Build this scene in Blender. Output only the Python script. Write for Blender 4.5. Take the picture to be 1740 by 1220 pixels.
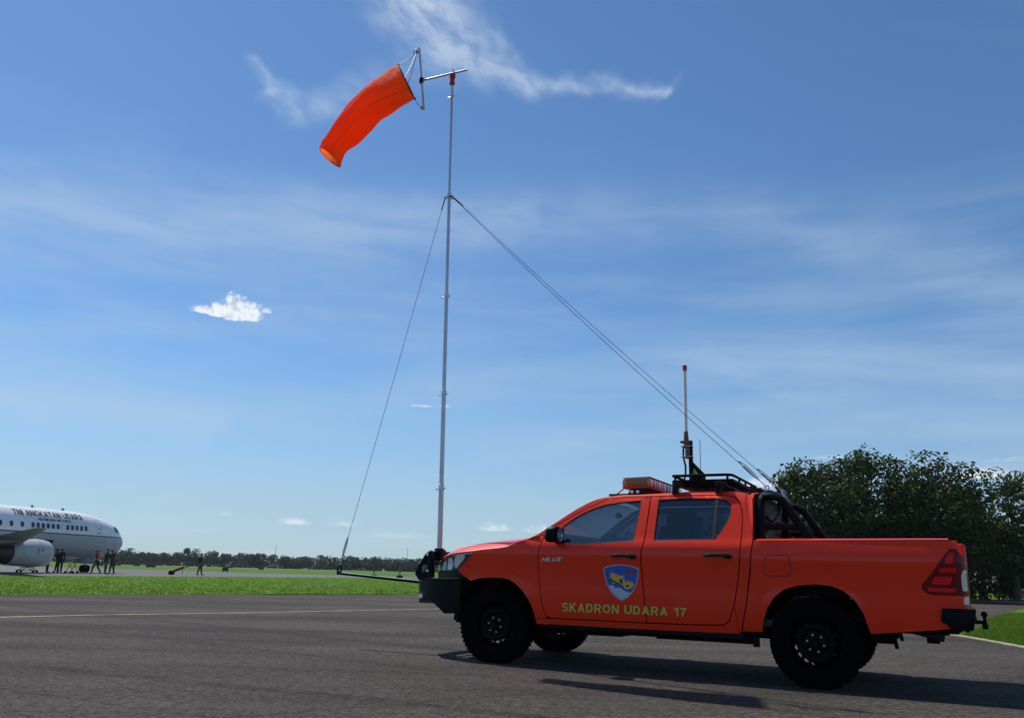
import bpy, bmesh, math, random
from mathutils import Vector, Matrix
from mathutils.geometry import delaunay_2d_cdt
random.seed(7)
S = bpy.context.scene
C = S.collection
for o in list(bpy.data.objects):
    bpy.data.objects.remove(o)

# ------------------------------------------------------------------ camera
FPX, PITCH, ROLL, CAMH = 1408.6, math.radians(14.407), math.radians(1.471), 0.8769
cam = bpy.data.cameras.new('camera'); cam_o = bpy.data.objects.new('camera', cam); C.objects.link(cam_o)
cam.sensor_width = 36.0; cam.sensor_fit = 'HORIZONTAL'; cam.lens = FPX / 1740 * 36
cam.clip_start = 0.05; cam.clip_end = 6000
_f = Vector((0, math.cos(PITCH), math.sin(PITCH))); _u0 = Vector((0, -math.sin(PITCH), math.cos(PITCH))); _r0 = Vector((1, 0, 0))
_r = math.cos(ROLL) * _r0 + math.sin(ROLL) * _u0; _u = -math.sin(ROLL) * _r0 + math.cos(ROLL) * _u0
M = Matrix.Identity(4)
for i in range(3):
    M[i][0] = _r[i]; M[i][1] = _u[i]; M[i][2] = -_f[i]
M[2][3] = CAMH
cam_o.matrix_world = M
S.camera = cam_o

# ------------------------------------------------------------------ light
TO_SUN = Vector((-0.469, 0.479, 1.0)).normalized()
SUN_EL = math.asin(TO_SUN.z)
SUN_AZ = math.atan2(TO_SUN.x, TO_SUN.y)          # clockwise from +Y
sun = bpy.data.lights.new('sun', 'SUN'); sun.energy = 4.3; sun.angle = math.radians(0.53); sun.color = (1.0, 0.95, 0.87)
sun_o = bpy.data.objects.new('sun', sun); C.objects.link(sun_o)
sun_o.rotation_euler = (-TO_SUN).to_track_quat('-Z', 'Y').to_euler()
sun_o.location = (-30, 30, 60)

W = bpy.data.worlds.new('World'); S.world = W; W.use_nodes = True
nt = W.node_tree; nt.nodes.clear()
class G:
    """tiny helper for node maths"""
    def __init__(s, nt): s.nt = nt
    def n(s, t, **k):
        nd = s.nt.nodes.new(t)
        for a, b in k.items(): setattr(nd, a, b)
        return nd
    def put(s, sock, v):
        if hasattr(v, 'links'): s.nt.links.new(v, sock)
        else: sock.default_value = v
    def m(s, op, a, b=0.0, c=None, clamp=False):
        nd = s.n('ShaderNodeMath', operation=op, use_clamp=clamp)
        s.put(nd.inputs[0], a); s.put(nd.inputs[1], b)
        if c is not None: s.put(nd.inputs[2], c)
        return nd.outputs[0]
    def add(s, a, b): return s.m('ADD', a, b)
    def sub(s, a, b): return s.m('SUBTRACT', a, b)
    def mul(s, a, b): return s.m('MULTIPLY', a, b)
    def div(s, a, b): return s.m('DIVIDE', a, b)
    def mx(s, a, b): return s.m('MAXIMUM', a, b)
    def ss(s, v, lo, hi, a=0.0, b=1.0):
        nd = s.n('ShaderNodeMapRange', interpolation_type='SMOOTHSTEP')
        s.put(nd.inputs[0], v); s.put(nd.inputs[1], lo); s.put(nd.inputs[2], hi); s.put(nd.inputs[3], a); s.put(nd.inputs[4], b)
        return nd.outputs[0]
    def vec(s, x, y, z=0.0):
        nd = s.n('ShaderNodeCombineXYZ'); s.put(nd.inputs[0], x); s.put(nd.inputs[1], y); s.put(nd.inputs[2], z); return nd.outputs[0]
    def noise(s, v, scale, detail=4.0, rough=0.55, dist=0.0):
        nd = s.n('ShaderNodeTexNoise'); s.put(nd.inputs['Vector'], v); nd.inputs['Scale'].default_value = scale
        nd.inputs['Detail'].default_value = detail; nd.inputs['Roughness'].default_value = rough; nd.inputs['Distortion'].default_value = dist
        return nd.outputs['Fac']
    def mixc(s, f, a, b, mode='MIX'):
        nd = s.n('ShaderNodeMix', data_type='RGBA', blend_type=mode); s.put(nd.inputs[0], f); s.put(nd.inputs[6], a); s.put(nd.inputs[7], b); return nd.outputs[2]
    def ramp(s, v, stops):
        nd = s.n('ShaderNodeValToRGB'); s.put(nd.inputs[0], v); e = nd.color_ramp.elements
        while len(e) < len(stops): e.new(0.5)
        for i, (p, c) in enumerate(stops): e[i].position = p; e[i].color = (*c, 1)
        return nd.outputs[0]

g = G(nt)
sky = g.n('ShaderNodeTexSky', sky_type='NISHITA'); sky.sun_disc = False
sky.sun_elevation = SUN_EL; sky.sun_rotation = SUN_AZ; sky.air_density = 1.0; sky.dust_density = 0.15; sky.ozone_density = 3.0; sky.altitude = 60
SKY_STRENGTH = 0.088
tc = g.n('ShaderNodeTexCoord'); sp = g.n('ShaderNodeSeparateXYZ'); nt.links.new(tc.outputs['Generated'], sp.inputs[0])
dx, dy, dz = sp.outputs
az = g.mul(g.m('ARCTAN2', dx, dy), 57.29578); el = g.mul(g.m('ARCSINE', dz), 57.29578)
up = g.mx(dz, 0.0)
px = g.div(dx, g.add(up, 0.18)); py = g.div(dy, g.add(up, 0.18))
ae = g.vec(az, el)
# thin high cirrus everywhere, streaked across the wind
veil = g.noise(g.vec(g.mul(px, 0.55), g.mul(py, 1.9), 3.1), 1.15, 6, 0.55, 0.6)
veil2 = g.noise(g.vec(g.mul(px, 0.35), g.mul(py, 0.9), 9.7), 0.9, 3, 0.5, 0.3)
veil = g.mul(g.ss(veil, 0.42, 0.78), g.ss(veil2, 0.36, 0.66))
veil = g.mul(veil, 0.42)
# the long cirrus wisps: distance to a bent line, broken by noise
wn = g.noise(ae, 0.24, 2.5, 0.5, 0.2); wn2 = g.noise(g.vec(g.add(az, 40.0), el), 0.6, 3, 0.5, 0.3)
waz = g.add(az, g.mul(g.sub(wn, 0.5), 4.0)); wel = g.add(el, g.add(g.mul(g.sub(wn2, 0.5), 1.0), g.mul(g.sub(wn, 0.5), 1.8)))
def seg(a, b, w0, w1, k):
    (x0, y0), (x1, y1) = a, b; vx, vy = x1 - x0, y1 - y0; L = vx * vx + vy * vy
    qx = g.sub(waz, x0); qy = g.sub(wel, y0)
    t = g.m('MULTIPLY', g.add(g.mul(qx, vx), g.mul(qy, vy)), 1 / L, clamp=True)
    ex = g.sub(qx, g.mul(t, vx)); ey = g.sub(qy, g.mul(t, vy))
    d = g.m('SQRT', g.add(g.mul(ex, ex), g.mul(ey, ey)))
    wdt = g.add(w0, g.mul(t, w1 - w0))
    return g.mul(g.m('POWER', g.ss(g.div(d, wdt), 1.35, 0.0), 1.4), k)
cir = None
for s_ in [((-9.5, 42.0), (-7.6, 37.0), 6.0, 4.6, 1.0), ((-7.6, 37.0), (-3.0, 33.8), 4.2, 2.1, 0.85), ((-3.0, 33.6), (4.0, 32.6), 1.5, 0.9, 0.66), ((4.0, 32.6), (10.5, 32.0), 0.9, 0.8, 0.5),
           ((8.3, 32.2), (11.5, 32.05), 0.55, 0.45, 0.6), ((11.5, 32.05), (12.7, 33.0), 0.5, 0.4, 0.16), ((-19.9, 32.0), (-18.9, 30.5), 0.8, 1.1, 0.5), ((-18.9, 30.5), (-17.0, 29.7), 1.1, 1.2, 0.55), ((-17.0, 29.7), (-14.6, 30.2), 1.2, 1.4, 0.5), ((-14.6, 30.2), (-11.5, 31.4), 1.5, 2.2, 0.36),
           ((-30, 38), (-16.0, 40.0), 2.0, 2.6, 0.3), ((60, 30), (82, 41), 2.6, 1.2, 0.7), ((-80, 35), (-58, 28), 2.0, 1.5, 0.6), ((150, 40), (190, 48), 3.0, 2.0, 0.7), ((-150, 33), (-120, 30), 2.0, 2.0, 0.6)]:
    v = seg(*s_); cir = v if cir is None else g.mx(cir, v)
fib = g.noise(g.vec(g.mul(az, 0.40), g.mul(g.add(el, g.mul(az, 0.30)), 0.75)), 1.0, 8, 0.60, 0.15)
cir = g.mul(cir, g.ss(fib, 0.30, 0.68, 0.30, 1.15))
broad = None
for s_ in [((-40, 19.5), (-20, 21.9), 3.6, 4.2, .42), ((-20, 21.9), (1, 24.1), 4.2, 2.6, .42), ((1, 24.1), (18, 23.4), 2.6, 2.4, .24), ((18, 23.4), (36, 16.2), 2.4, 2.6, .22), ((-40, 9.2), (-20, 9.0), 2.6, 1.6, .34), ((36, 16.2), (80, 14), 2.6, 4.0, .35), ((-80, 24), (-40, 19.5), 3.0, 3.6, .4), ((110, 25), (230, 20), 4.0, 4.0, .38)]:
    v = seg(*s_); broad = v if broad is None else g.mx(broad, v)
broad = g.mul(broad, g.ss(g.noise(g.vec(g.mul(az, 0.10), g.mul(el, 0.55)), 1.0, 6, 0.58, 0.3), 0.30, 0.66, 0.35, 1.0))
# small fair-weather cumulus, each a clump with a flat foot
cn = g.noise(ae, 2.3, 7, 0.58, 0.1); cn_big = g.noise(ae, 0.55, 3, 0.5)
def puff(a, e, wa, we, k=1.0, edge=0.5):
    qa = g.div(g.sub(az, a), wa); qe = g.div(g.sub(el, e), we)
    qe = g.m('MAXIMUM', qe, g.mul(qe, -5.0))                      # flat foot
    r = g.m('SQRT', g.add(g.mul(qa, qa), g.mul(qe, qe)))
    v = g.add(g.sub(1.0, r), g.mul(g.sub(cn, 0.5), 0.95))
    return g.mul(g.ss(v, 0.0, edge), k)
cum = None
for p_ in [(-19.35, 15.95, 1.25, 1.75, 1.0, .5), (-18.45, 15.95, 1.15, 1.35, 1.0, .5), (-20.25, 15.95, 1.0, 1.05, 1.0, .5), (-21.3, 16.0, 1.05, .55, .95, .6), (-17.3, 16.45, .5, .4, .7, .8), (-6.2, 10.9, 1.1, .22, .6, .9), (-4.6, 10.95, .45, .2, .5, .9), (-14.2, 2.75, 1.2, .5, .55, .8), (-11.0, 2.75, 1.3, .4, .3, .9), (-0.9, 2.75, 1.35, .62, .55, .8), (2.2, 2.7, 1.4, .6, .5, .8), (-4.6, 6.25, .5, .14, .4, .9), (-18.4, 3.1, .6, .3, .2, .9),
           (29.6, 6.2, 2.2, .8, .8, .7), (32.5, 7.1, 3.0, .3, .3, .9), (17.1, 5.9, 1.8, .65, .75, .7), (21.5, 7.6, 2.0, .25, .3, .9), (-7.5, 2.1, 3.0, .5, .2, .9), (9.0, 3.0, 3.0, .7, .5, .8), (40, 5, 4, 1.4, .8, .7), (50, 12, 3, 1.4, .9, .6), (-45, 4, 4, 1.0, .5, .8), (-62, 9, 4, 1.8, .9, .6), (95, 10, 5, 2.4, .9, .6), (130, 6, 6, 2.0, .9, .6), (165, 14, 5, 2.2, .95, .6), (-110, 11, 5, 2.2, .9, .6), (-150, 6, 7, 2.4, .9, .6)]:
    v = puff(*p_); cum = v if cum is None else g.mx(cum, v)
band = g.mul(g.ss(g.noise(g.vec(g.mul(az, 0.05), g.mul(el, 0.35), 5.0), 1.0, 5, 0.55, 0.3), 0.36, 0.72), g.mul(g.ss(el, 0.0, 3.0), g.ss(el, 30.0, 14.0)))
band = g.mul(band, 0.36)
haze_f = g.mul(g.ss(el, 16.0, -1.0), 0.62)
skyc = g.n('ShaderNodeMix', data_type='RGBA', blend_type='MULTIPLY'); skyc.inputs[0].default_value = 1.0
nt.links.new(sky.outputs[0], skyc.inputs[6]); skyc.inputs[7].default_value = (.80, 1.06, 1.25, 1)
col = skyc.outputs[2]
K = 1.0 / SKY_STRENGTH
def rgb(r, gg, b): return (r * K, gg * K, b * K, 1)
col = g.mixc(haze_f, col, rgb(.350, .470, .605))
col = g.mixc(band, col, rgb(.42, .55, .71))
col = g.mixc(veil, col, rgb(.52, .64, .79))
col = g.mixc(broad, col, rgb(.50, .62, .77))
col = g.mixc(g.mul(cir, 0.66), col, rgb(.62, .72, .84))
shade = g.ss(g.add(g.mul(cn_big, 0.5), g.mul(cn, 0.6)), 0.42, 0.60)
col = g.mixc(g.m('MULTIPLY', cum, 0.92, clamp=True), col, g.mixc(shade, rgb(.58, .66, .76), rgb(.90, .94, .98)))
bg = g.n('ShaderNodeBackground'); bg.inputs[1].default_value = SKY_STRENGTH; nt.links.new(col, bg.inputs[0])
wo = g.n('ShaderNodeOutputWorld'); nt.links.new(bg.outputs[0], wo.inputs[0])

S.view_settings.view_transform = 'Standard'; S.view_settings.look = 'None'; S.view_settings.gamma = 1
S.view_settings.use_curve_mapping = False; S.view_settings.exposure = 0.04
S.cycles.max_bounces = 8; S.cycles.transparent_max_bounces = 16
try: S.cycles.use_denoising = True
except Exception: pass

# ------------------------------------------------------------------ helpers
def mat(name, col, rough=0.6, metal=0.0, var=0.0, vscale=5.0, bump=0.0, bscale=60.0, coat=0.0, spec=0.5, dark=None, coat_rough=0.03, rvar=0.0):
    m = bpy.data.materials.new(name); m.use_nodes = True; t = m.node_tree; G_ = G(t)
    b = t.nodes['Principled BSDF']
    b.inputs['Base Color'].default_value = (*col, 1); b.inputs['Roughness'].default_value = rough; b.inputs['Metallic'].default_value = metal
    b.inputs['Coat Weight'].default_value = coat; b.inputs['Coat Roughness'].default_value = coat_rough; b.inputs['Specular IOR Level'].default_value = spec
    if var or bump or rvar:
        co = G_.n('ShaderNodeTexCoord').outputs['Object']
        if var:
            f = G_.noise(co, vscale, 5, 0.6)
            lo = tuple(c * (1 - var) for c in col) if dark is None else dark
            hi = tuple(min(1, c * (1 + var)) for c in col)
            t.links.new(G_.ramp(f, [(0.3, lo), (0.7, hi)]), b.inputs['Base Color'])
        if rvar:
            t.links.new(G_.ss(G_.noise(co, vscale * 2, 4), 0.3, 0.7, max(0, rough - rvar), min(1, rough + rvar)), b.inputs['Roughness'])
        if bump:
            bn = G_.n('ShaderNodeBump'); bn.inputs['Strength'].default_value = bump; bn.inputs['Distance'].default_value = 0.01
            t.links.new(G_.noise(co, bscale, 4), bn.inputs['Height']); t.links.new(bn.outputs[0], b.inputs['Normal'])
    return m

def glass_mat(name, tint, refl_rough=0.0, ior=1.5, film=0.0):
    m = bpy.data.materials.new(name); m.use_nodes = True; t = m.node_tree; t.nodes.clear(); G_ = G(t)
    tr = G_.n('ShaderNodeBsdfTransparent'); tr.inputs[0].default_value = (*tint, 1)
    gl = G_.n('ShaderNodeBsdfGlossy'); gl.inputs['Roughness'].default_value = refl_rough; gl.inputs[0].default_value = (1, 1, 1, 1)
    ge = G_.n('ShaderNodeNewGeometry'); vd = G_.n('ShaderNodeVectorMath', operation='DOT_PRODUCT'); t.links.new(ge.outputs['Normal'], vd.inputs[0]); t.links.new(ge.outputs['Incoming'], vd.inputs[1])
    c_ = G_.m('ABSOLUTE', vd.outputs['Value']); sch = G_.m('POWER', G_.m('SUBTRACT', 1.0, c_, clamp=True), 5.0)
    fres = G_.m('MULTIPLY_ADD', sch, .95, .05)     # Schlick, the same from either face
    mx = G_.n('ShaderNodeMixShader'); t.links.new(G_.m('MULTIPLY_ADD', fres, 1.6, film, clamp=True), mx.inputs[0]); t.links.new(tr.outputs[0], mx.inputs[1]); t.links.new(gl.outputs[0], mx.inputs[2])
    o = G_.n('ShaderNodeOutputMaterial'); t.links.new(mx.outputs[0], o.inputs[0])
    return m

def foliage_mat(name, cols, trans=0.3, rough=0.5):
    m = bpy.data.materials.new(name); m.use_nodes = True; t = m.node_tree; G_ = G(t)
    b = t.nodes['Principled BSDF']; b.inputs['Roughness'].default_value = rough; b.inputs['Specular IOR Level'].default_value = 0.14
    ge = G_.n('ShaderNodeNewGeometry'); rnd = ge.outputs['Random Per Island']
    c = G_.ramp(rnd, [(i / (len(cols) - 1), k) for i, k in enumerate(cols)])
    big = G_.noise(G_.n('ShaderNodeTexCoord').outputs['Object'], 0.7, 3)
    c = G_.mixc(G_.ss(big, 0.3, 0.7, 0.0, 0.45), c, (cols[-1][0] * 1.2, cols[-1][1] * 1.1, cols[-1][2], 1))
    t.links.new(c, b.inputs['Base Color'])
    tl = G_.n('ShaderNodeBsdfTranslucent'); t.links.new(c, tl.inputs[0])
    mx = G_.n('ShaderNodeMixShader'); mx.inputs[0].default_value = trans
    t.links.new(b.outputs[0], mx.inputs[1]); t.links.new(tl.outputs[0], mx.inputs[2])
    t.links.new(mx.outputs[0], t.nodes['Material Output'].inputs[0])
    return m

def kind(o, k): o['kind'] = k; return o
def tag(o, label, cat, group=None):
    o['label'] = label; o['category'] = cat
    if group: o['group'] = group
    return o
def empty(name, loc, rz=0.0):
    o = bpy.data.objects.new(name, None); C.objects.link(o); o.location = loc; o.rotation_euler = (0, 0, rz); o.empty_display_size = 0.3
    return o

def rotm(rx, ry, rz): return Matrix.Rotation(rz, 3, 'Z') @ Matrix.Rotation(ry, 3, 'Y') @ Matrix.Rotation(rx, 3, 'X')

class MB:
    def __init__(s): s.v = []; s.f = []; s.mi = []; s.cur = 0
    def addf(s, base, faces):
        for f in faces: s.f.append(tuple(base + i for i in f)); s.mi.append(s.cur)
    def raw(s, vs, fs):
        b = len(s.v); s.v += [tuple(v) for v in vs]; s.addf(b, fs); return s
    def box(s, c, d, r=(0, 0, 0)):
        R = rotm(*r); c = Vector(c); vs = []
        for z in (-1, 1):
            for (x, y) in ((-1, -1), (1, -1), (1, 1), (-1, 1)):
                vs.append(c + R @ Vector((x * d[0] / 2, y * d[1] / 2, z * d[2] / 2)))
        return s.raw(vs, [(3, 2, 1, 0), (4, 5, 6, 7), (0, 1, 5, 4), (1, 2, 6, 5), (2, 3, 7, 6), (3, 0, 4, 7)])
    def tube(s, pts, r, n=8, cap=True):
        pts = [Vector(p) for p in pts]; rs = r if isinstance(r, (list, tuple)) else [r] * len(pts)
        b = len(s.v); vs = []; fs = []; prev = None
        for i, p in enumerate(pts):
            t = (pts[min(i + 1, len(pts) - 1)] - pts[max(i - 1, 0)]).normalized()
            if prev is None:
                a = Vector((0, 0, 1)) if abs(t.z) < 0.9 else Vector((1, 0, 0)); x = t.cross(a).normalized()
            else:
                x = (prev - t * prev.dot(t)).normalized()
            prev = x; y = t.cross(x)
            for k in range(n):
                q = 2 * math.pi * k / n; vs.append(p + (x * math.cos(q) + y * math.sin(q)) * rs[i])
        for i in range(len(pts) - 1):
            for k in range(n):
                k2 = (k + 1) % n; fs.append((i * n + k, i * n + k2, (i + 1) * n + k2, (i + 1) * n + k))
        if cap:
            fs.append(tuple(reversed(range(n)))); fs.append(tuple((len(pts) - 1) * n + k for k in range(n)))
        return s.raw(vs, fs)
    def lathe(s, prof, o, axis='Y', n=32, cap=False, sgn=1):
        """prof = [(radius, along)] turned about an axis through o"""
        vs = []; fs = []; o = Vector(o)
        for (r, a) in prof:
            for k in range(n):
                q = 2 * math.pi * k / n; c_, s_ = r * math.cos(q), r * math.sin(q)
                vs.append(o + (Vector((c_, a * sgn, s_)) if axis == 'Y' else Vector((a * sgn, c_, s_)) if axis == 'X' else Vector((c_, s_, a * sgn))))
        m = len(prof)
        for i in range(m - 1):
            for k in range(n):
                k2 = (k + 1) % n; fs.append((i * n + k, i * n + k2, (i + 1) * n + k2, (i + 1) * n + k))
        if cap: fs.append(tuple(range(n))); fs.append(tuple((m - 1) * n + k for k in range(n)))
        return s.raw(vs, fs)
    def prism(s, poly, plane, a, b):
        """extrude a 2-D polygon; plane 'xz' from y=a to y=b, 'xy' from z=a to b, 'yz' from x=a to b"""
        n = len(poly)
        P = {'xz': lambda p, t: (p[0], t, p[1]), 'xy': lambda p, t: (p[0], p[1], t), 'yz': lambda p, t: (t, p[0], p[1])}[plane]
        vs = [P(p, a) for p in poly] + [P(p, b) for p in poly]
        return s.raw(vs, [tuple(range(n)), tuple(range(2 * n - 1, n - 1, -1))] + [(i, i + n, (i + 1) % n + n, (i + 1) % n) for i in range(n)])
    def grid(s, rows):
        n = len(rows[0]); vs = [p for r in rows for p in r]
        return s.raw(vs, [(i * n + k, i * n + k + 1, (i + 1) * n + k + 1, (i + 1) * n + k) for i in range(len(rows) - 1) for k in range(n - 1)])
    def sphere(s, c, r, n=12, m=8):
        rr = r if isinstance(r, (tuple, list)) else (r, r, r); rows = []
        for i in range(m + 1):
            t = math.pi * i / m
            rows.append([(c[0] + rr[0] * math.sin(t) * math.cos(2 * math.pi * k / n), c[1] + rr[1] * math.sin(t) * math.sin(2 * math.pi * k / n), c[2] + rr[2] * math.cos(t)) for k in range(n + 1)])
        return s.grid(rows)
    def build(s, name, mats, parent=None, smooth=True, angle=0.6, bevel=0.0):
        me = bpy.data.meshes.new(name); me.from_pydata(s.v, [], s.f)
        ml = mats if isinstance(mats, (list, tuple)) else [mats]
        for m in ml: me.materials.append(m)
        if len(ml) > 1: me.polygons.foreach_set('material_index', s.mi)
        bm = bmesh.new(); bm.from_mesh(me); bmesh.ops.remove_doubles(bm, verts=bm.verts, dist=1e-5)
        if len(bm.faces) < 60000: bmesh.ops.recalc_face_normals(bm, faces=bm.faces)
        if bevel:
            es = [e for e in bm.edges if len(e.link_faces) == 2 and e.calc_face_angle(0) > 0.5]
            bmesh.ops.bevel(bm, geom=es, offset=bevel, segments=2, affect='EDGES', profile=0.6, clamp_overlap=True)
        bm.to_mesh(me); bm.free()
        if smooth:
            me.polygons.foreach_set('use_smooth', [True] * len(me.polygons))
            me.set_sharp_from_angle(angle=angle)
        me.update()
        return link(name, me, parent)
def link(name, me, parent=None):
    o = bpy.data.objects.new(name, me); C.objects.link(o)
    if parent is not None: o.parent = parent
    return o
def rawmesh(name, vs, fs, m, parent=None, smooth=False):
    me = bpy.data.meshes.new(name); me.from_pydata(vs, [], fs)
    for k in (m if isinstance(m, (list, tuple)) else [m]): me.materials.append(k)
    if smooth: me.polygons.foreach_set('use_smooth', [True] * len(me.polygons))
    me.update(); return link(name, me, parent)

def pip(p, poly):
    x, y = p; c = False; j = len(poly) - 1
    for i in range(len(poly)):
        xi, yi = poly[i]; xj, yj = poly[j]
        if (yi > y) != (yj > y) and x < (xj - xi) * (y - yi) / (yj - yi) + xi: c = not c
        j = i
    return c
def dens(poly, step, closed=True):
    out = []; n = len(poly)
    for i in range(n if closed else n - 1):
        a, b = poly[i], poly[(i + 1) % n]; L = math.hypot(b[0] - a[0], b[1] - a[1]); k = max(1, int(math.ceil(L / step)))
        for j in range(k): out.append((a[0] + (b[0] - a[0]) * j / k, a[1] + (b[1] - a[1]) * j / k))
    if not closed: out.append(poly[-1])
    return out
def rounded(poly, rad, n=4):
    out = []; N = len(poly)
    for i in range(N):
        p0, p, p1 = Vector(poly[i - 1]), Vector(poly[i]), Vector(poly[(i + 1) % N])
        a = (p0 - p); b = (p1 - p); r = min(rad, a.length * .45, b.length * .45); A = p + a.normalized() * r; B = p + b.normalized() * r
        for k in range(n + 1):
            t = k / n; q = A * (1 - t) ** 2 + p * 2 * t * (1 - t) + B * t * t; out.append((q.x, q.y))
    return out
def inset(poly, d):
    area = sum(poly[i - 1][0] * poly[i][1] - poly[i][0] * poly[i - 1][1] for i in range(len(poly))); sg = 1 if area > 0 else -1
    out = []; n = len(poly)
    for i in range(n):
        a, p, b = Vector(poly[i - 1]), Vector(poly[i]), Vector(poly[(i + 1) % n])
        e0 = (p - a); e1 = (b - p)
        if e0.length < 1e-6 or e1.length < 1e-6: out.append(tuple(p)); continue
        e0.normalize(); e1.normalize()
        n0 = Vector((-e0.y, e0.x)) * sg; n1 = Vector((-e1.y, e1.x)) * sg; m = n0 + n1
        if m.length < 1e-6: m = n0
        m.normalize(); out.append(tuple(p + m * d / max(0.5, m.dot(n0))))
    return out
def trimesh2d(outline, holes=(), step=0.04):
    """fine triangle mesh of a polygon with holes: points, triangles, border edges (ordered)"""
    outline = dens(outline, step); holes = [dens(h, step) for h in holes]
    pts = list(outline); edges = [(i, (i + 1) % len(outline)) for i in range(len(outline))]
    for h in holes:
        b = len(pts); pts += h; edges += [(b + i, b + (i + 1) % len(h)) for i in range(len(h))]
    def inside(p): return pip(p, outline) and not any(pip(p, h) for h in holes)
    xs = [p[0] for p in outline]; ys = [p[1] for p in outline]; border = list(pts)
    cell = {}
    for p in border: cell.setdefault((int(p[0] // step), int(p[1] // step)), []).append(p)
    x0, y0 = min(xs), min(ys); nx = int((max(xs) - x0) / step) + 1; ny = int((max(ys) - y0) / step) + 1
    for i in range(nx + 1):
        for j in range(ny + 1):
            p = (x0 + (i + (0.5 if j % 2 else 0)) * step, y0 + j * step * .9)
            if not inside(p): continue
            cx, cy = int(p[0] // step), int(p[1] // step)
            if any(math.hypot(p[0] - q[0], p[1] - q[1]) < step * .45 for a in (-1, 0, 1) for b in (-1, 0, 1) for q in cell.get((cx + a, cy + b), ())): continue
            pts.append(p)
    vs, es, fs, *_ = delaunay_2d_cdt([Vector(p) for p in pts], edges, [], 0, 1e-6)
    vs = [tuple(v) for v in vs]; tri = []
    for f in fs:
        c = (sum(vs[i][0] for i in f) / len(f), sum(vs[i][1] for i in f) / len(f))
        if inside(c): tri.append(tuple(f))
    return vs, tri
def panel(mb, outline, holes, Yf, side=1, thick=0.02, step=0.04, off=0.0, round_=0.0):
    vs, tri = trimesh2d(outline, holes, step)
    b = len(mb.v)
    mb.raw([(x, side * (Yf(x, z) + off), z) for x, z in vs], [t if side < 0 else tuple(reversed(t)) for t in tri])
    if thick:
        cnt = {}
        for t in tri:
            for i in range(3):
                e = (t[i], t[(i + 1) % 3]); cnt[e] = 1
        rim = [e for e in cnt if (e[1], e[0]) not in cnt]; idx = {}
        vv = []
        for e in rim:
            for i in e:
                if i not in idx: idx[i] = len(vv); x, z = vs[i]; vv.append((x, side * (Yf(x, z) + off - thick), z))
        b2 = len(mb.v); mb.v += vv
        for a, c in rim: mb.f.append((b + a, b + c, b2 + idx[c], b2 + idx[a])); mb.mi.append(mb.cur)
    return mb
def arc(cx, cy, rx, ry, a0, a1, n=10): return [(cx + rx * math.cos(math.radians(a0 + (a1 - a0) * i / n)), cy + ry * math.sin(math.radians(a0 + (a1 - a0) * i / n))) for i in range(n + 1)]
def glyph(c, h):
    """centre lines of a plain bold sans capital in a box one unit high: (width, strokes)"""
    T, B = 1 - h, h
    def W(w): return w
    if c == 'S': w = .64; return w, [arc(w / 2, (T + .51) / 2, w / 2 - h, (T - .51) / 2, 18, 270, 14) + arc(w / 2, (B + .51) / 2, w / 2 - h, (.51 - B) / 2, 90, -162, 14)[1:]]
    if c == 'K': w = .70; return w, [[(h, 0), (h, 1)], [(h, .34), (w - h * 1.1, 1)], [(w * .40, .56), (w - h * 1.0, 0)]]
    if c == 'A': w = .74; return w, [[(h * 1.05, 0), (w / 2, 1 - h * .2)], [(w - h * 1.05, 0), (w / 2, 1 - h * .2)], [(w * .2, .29), (w * .8, .29)], [(w / 2 - h, T + h * .0 + .0), (w / 2 + h, T)]]
    if c == 'D': w = .68; return w, [[(h, 0), (h, 1)], [(h, T), (w * .45, T)] + arc(w * .45, .5, w * .55 - h, .5 - h, 90, -90, 14)[1:-1] + [(w * .45, B), (h, B)]]
    if c == 'R': w = .70; return w, [[(h, 0), (h, 1)], [(h, T), (w * .56, T)] + arc(w * .56, (T + .47) / 2, w * .40 - h * .8, (T - .47) / 2, 90, -90, 10)[1:-1] + [(w * .56, .47), (h, .47)], [(w * .52, .47), (w - h * 1.0, 0)]]
    if c == 'O': w = .76; return w, [arc(w / 2, .5, w / 2 - h, .5 - h, 0, 360, 28)]
    if c == 'C': w = .70; return w, [arc(w / 2, .5, w / 2 - h, .5 - h, 38, 322, 22)]
    if c == 'G': w = .76; return w, [arc(w / 2, .5, w / 2 - h, .5 - h, 38, 330, 22) + [(w - h, .45)], [(w, .45), (w * .55, .45)]]
    if c == 'N': w = .70; return w, [[(h, 0), (h, 1)], [(w - h, 0), (w - h, 1)], [(h, 1 - h * .3), (w - h, h * .3)]]
    if c == 'U': w = .70; return w, [[(h, 1), (h, .36)] + arc(w / 2, .36, w / 2 - h, .36 - h, 180, 360, 12)[1:-1] + [(w - h, .36), (w - h, 1)]]
    if c == 'T': w = .64; return w, [[(0, T), (w, T)], [(w / 2, 0), (w / 2, T)]]
    if c == 'I': w = 2 * h; return w, [[(h, 0), (h, 1)]]
    if c == 'E': w = .60; return w, [[(h, 0), (h, 1)], [(h, T), (w, T)], [(h, .51), (w * .93, .51)], [(h, B), (w, B)]]
    if c == 'F': w = .56; return w, [[(h, 0), (h, 1)], [(h, T), (w, T)], [(h, .49), (w * .9, .49)]]
    if c == 'H': w = .70; return w, [[(h, 0), (h, 1)], [(w - h, 0), (w - h, 1)], [(h, .5), (w - h, .5)]]
    if c == 'L': w = .56; return w, [[(h, 0), (h, 1)], [(h, B), (w, B)]]
    if c == 'X': w = .70; return w, [[(h, 0), (w - h, 1)], [(h, 1), (w - h, 0)]]
    if c == '1': w = .46; return w, [[(w - h - .03, 0), (w - h - .03, 1)], [(w - h - .03, .95), (.03, .70)]]
    if c == '7': w = .56; return w, [[(0, T), (w, T)], [(w - h * .7, T), (w * .48, .45), (w * .34, 0)]]
    return .30, []
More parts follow.
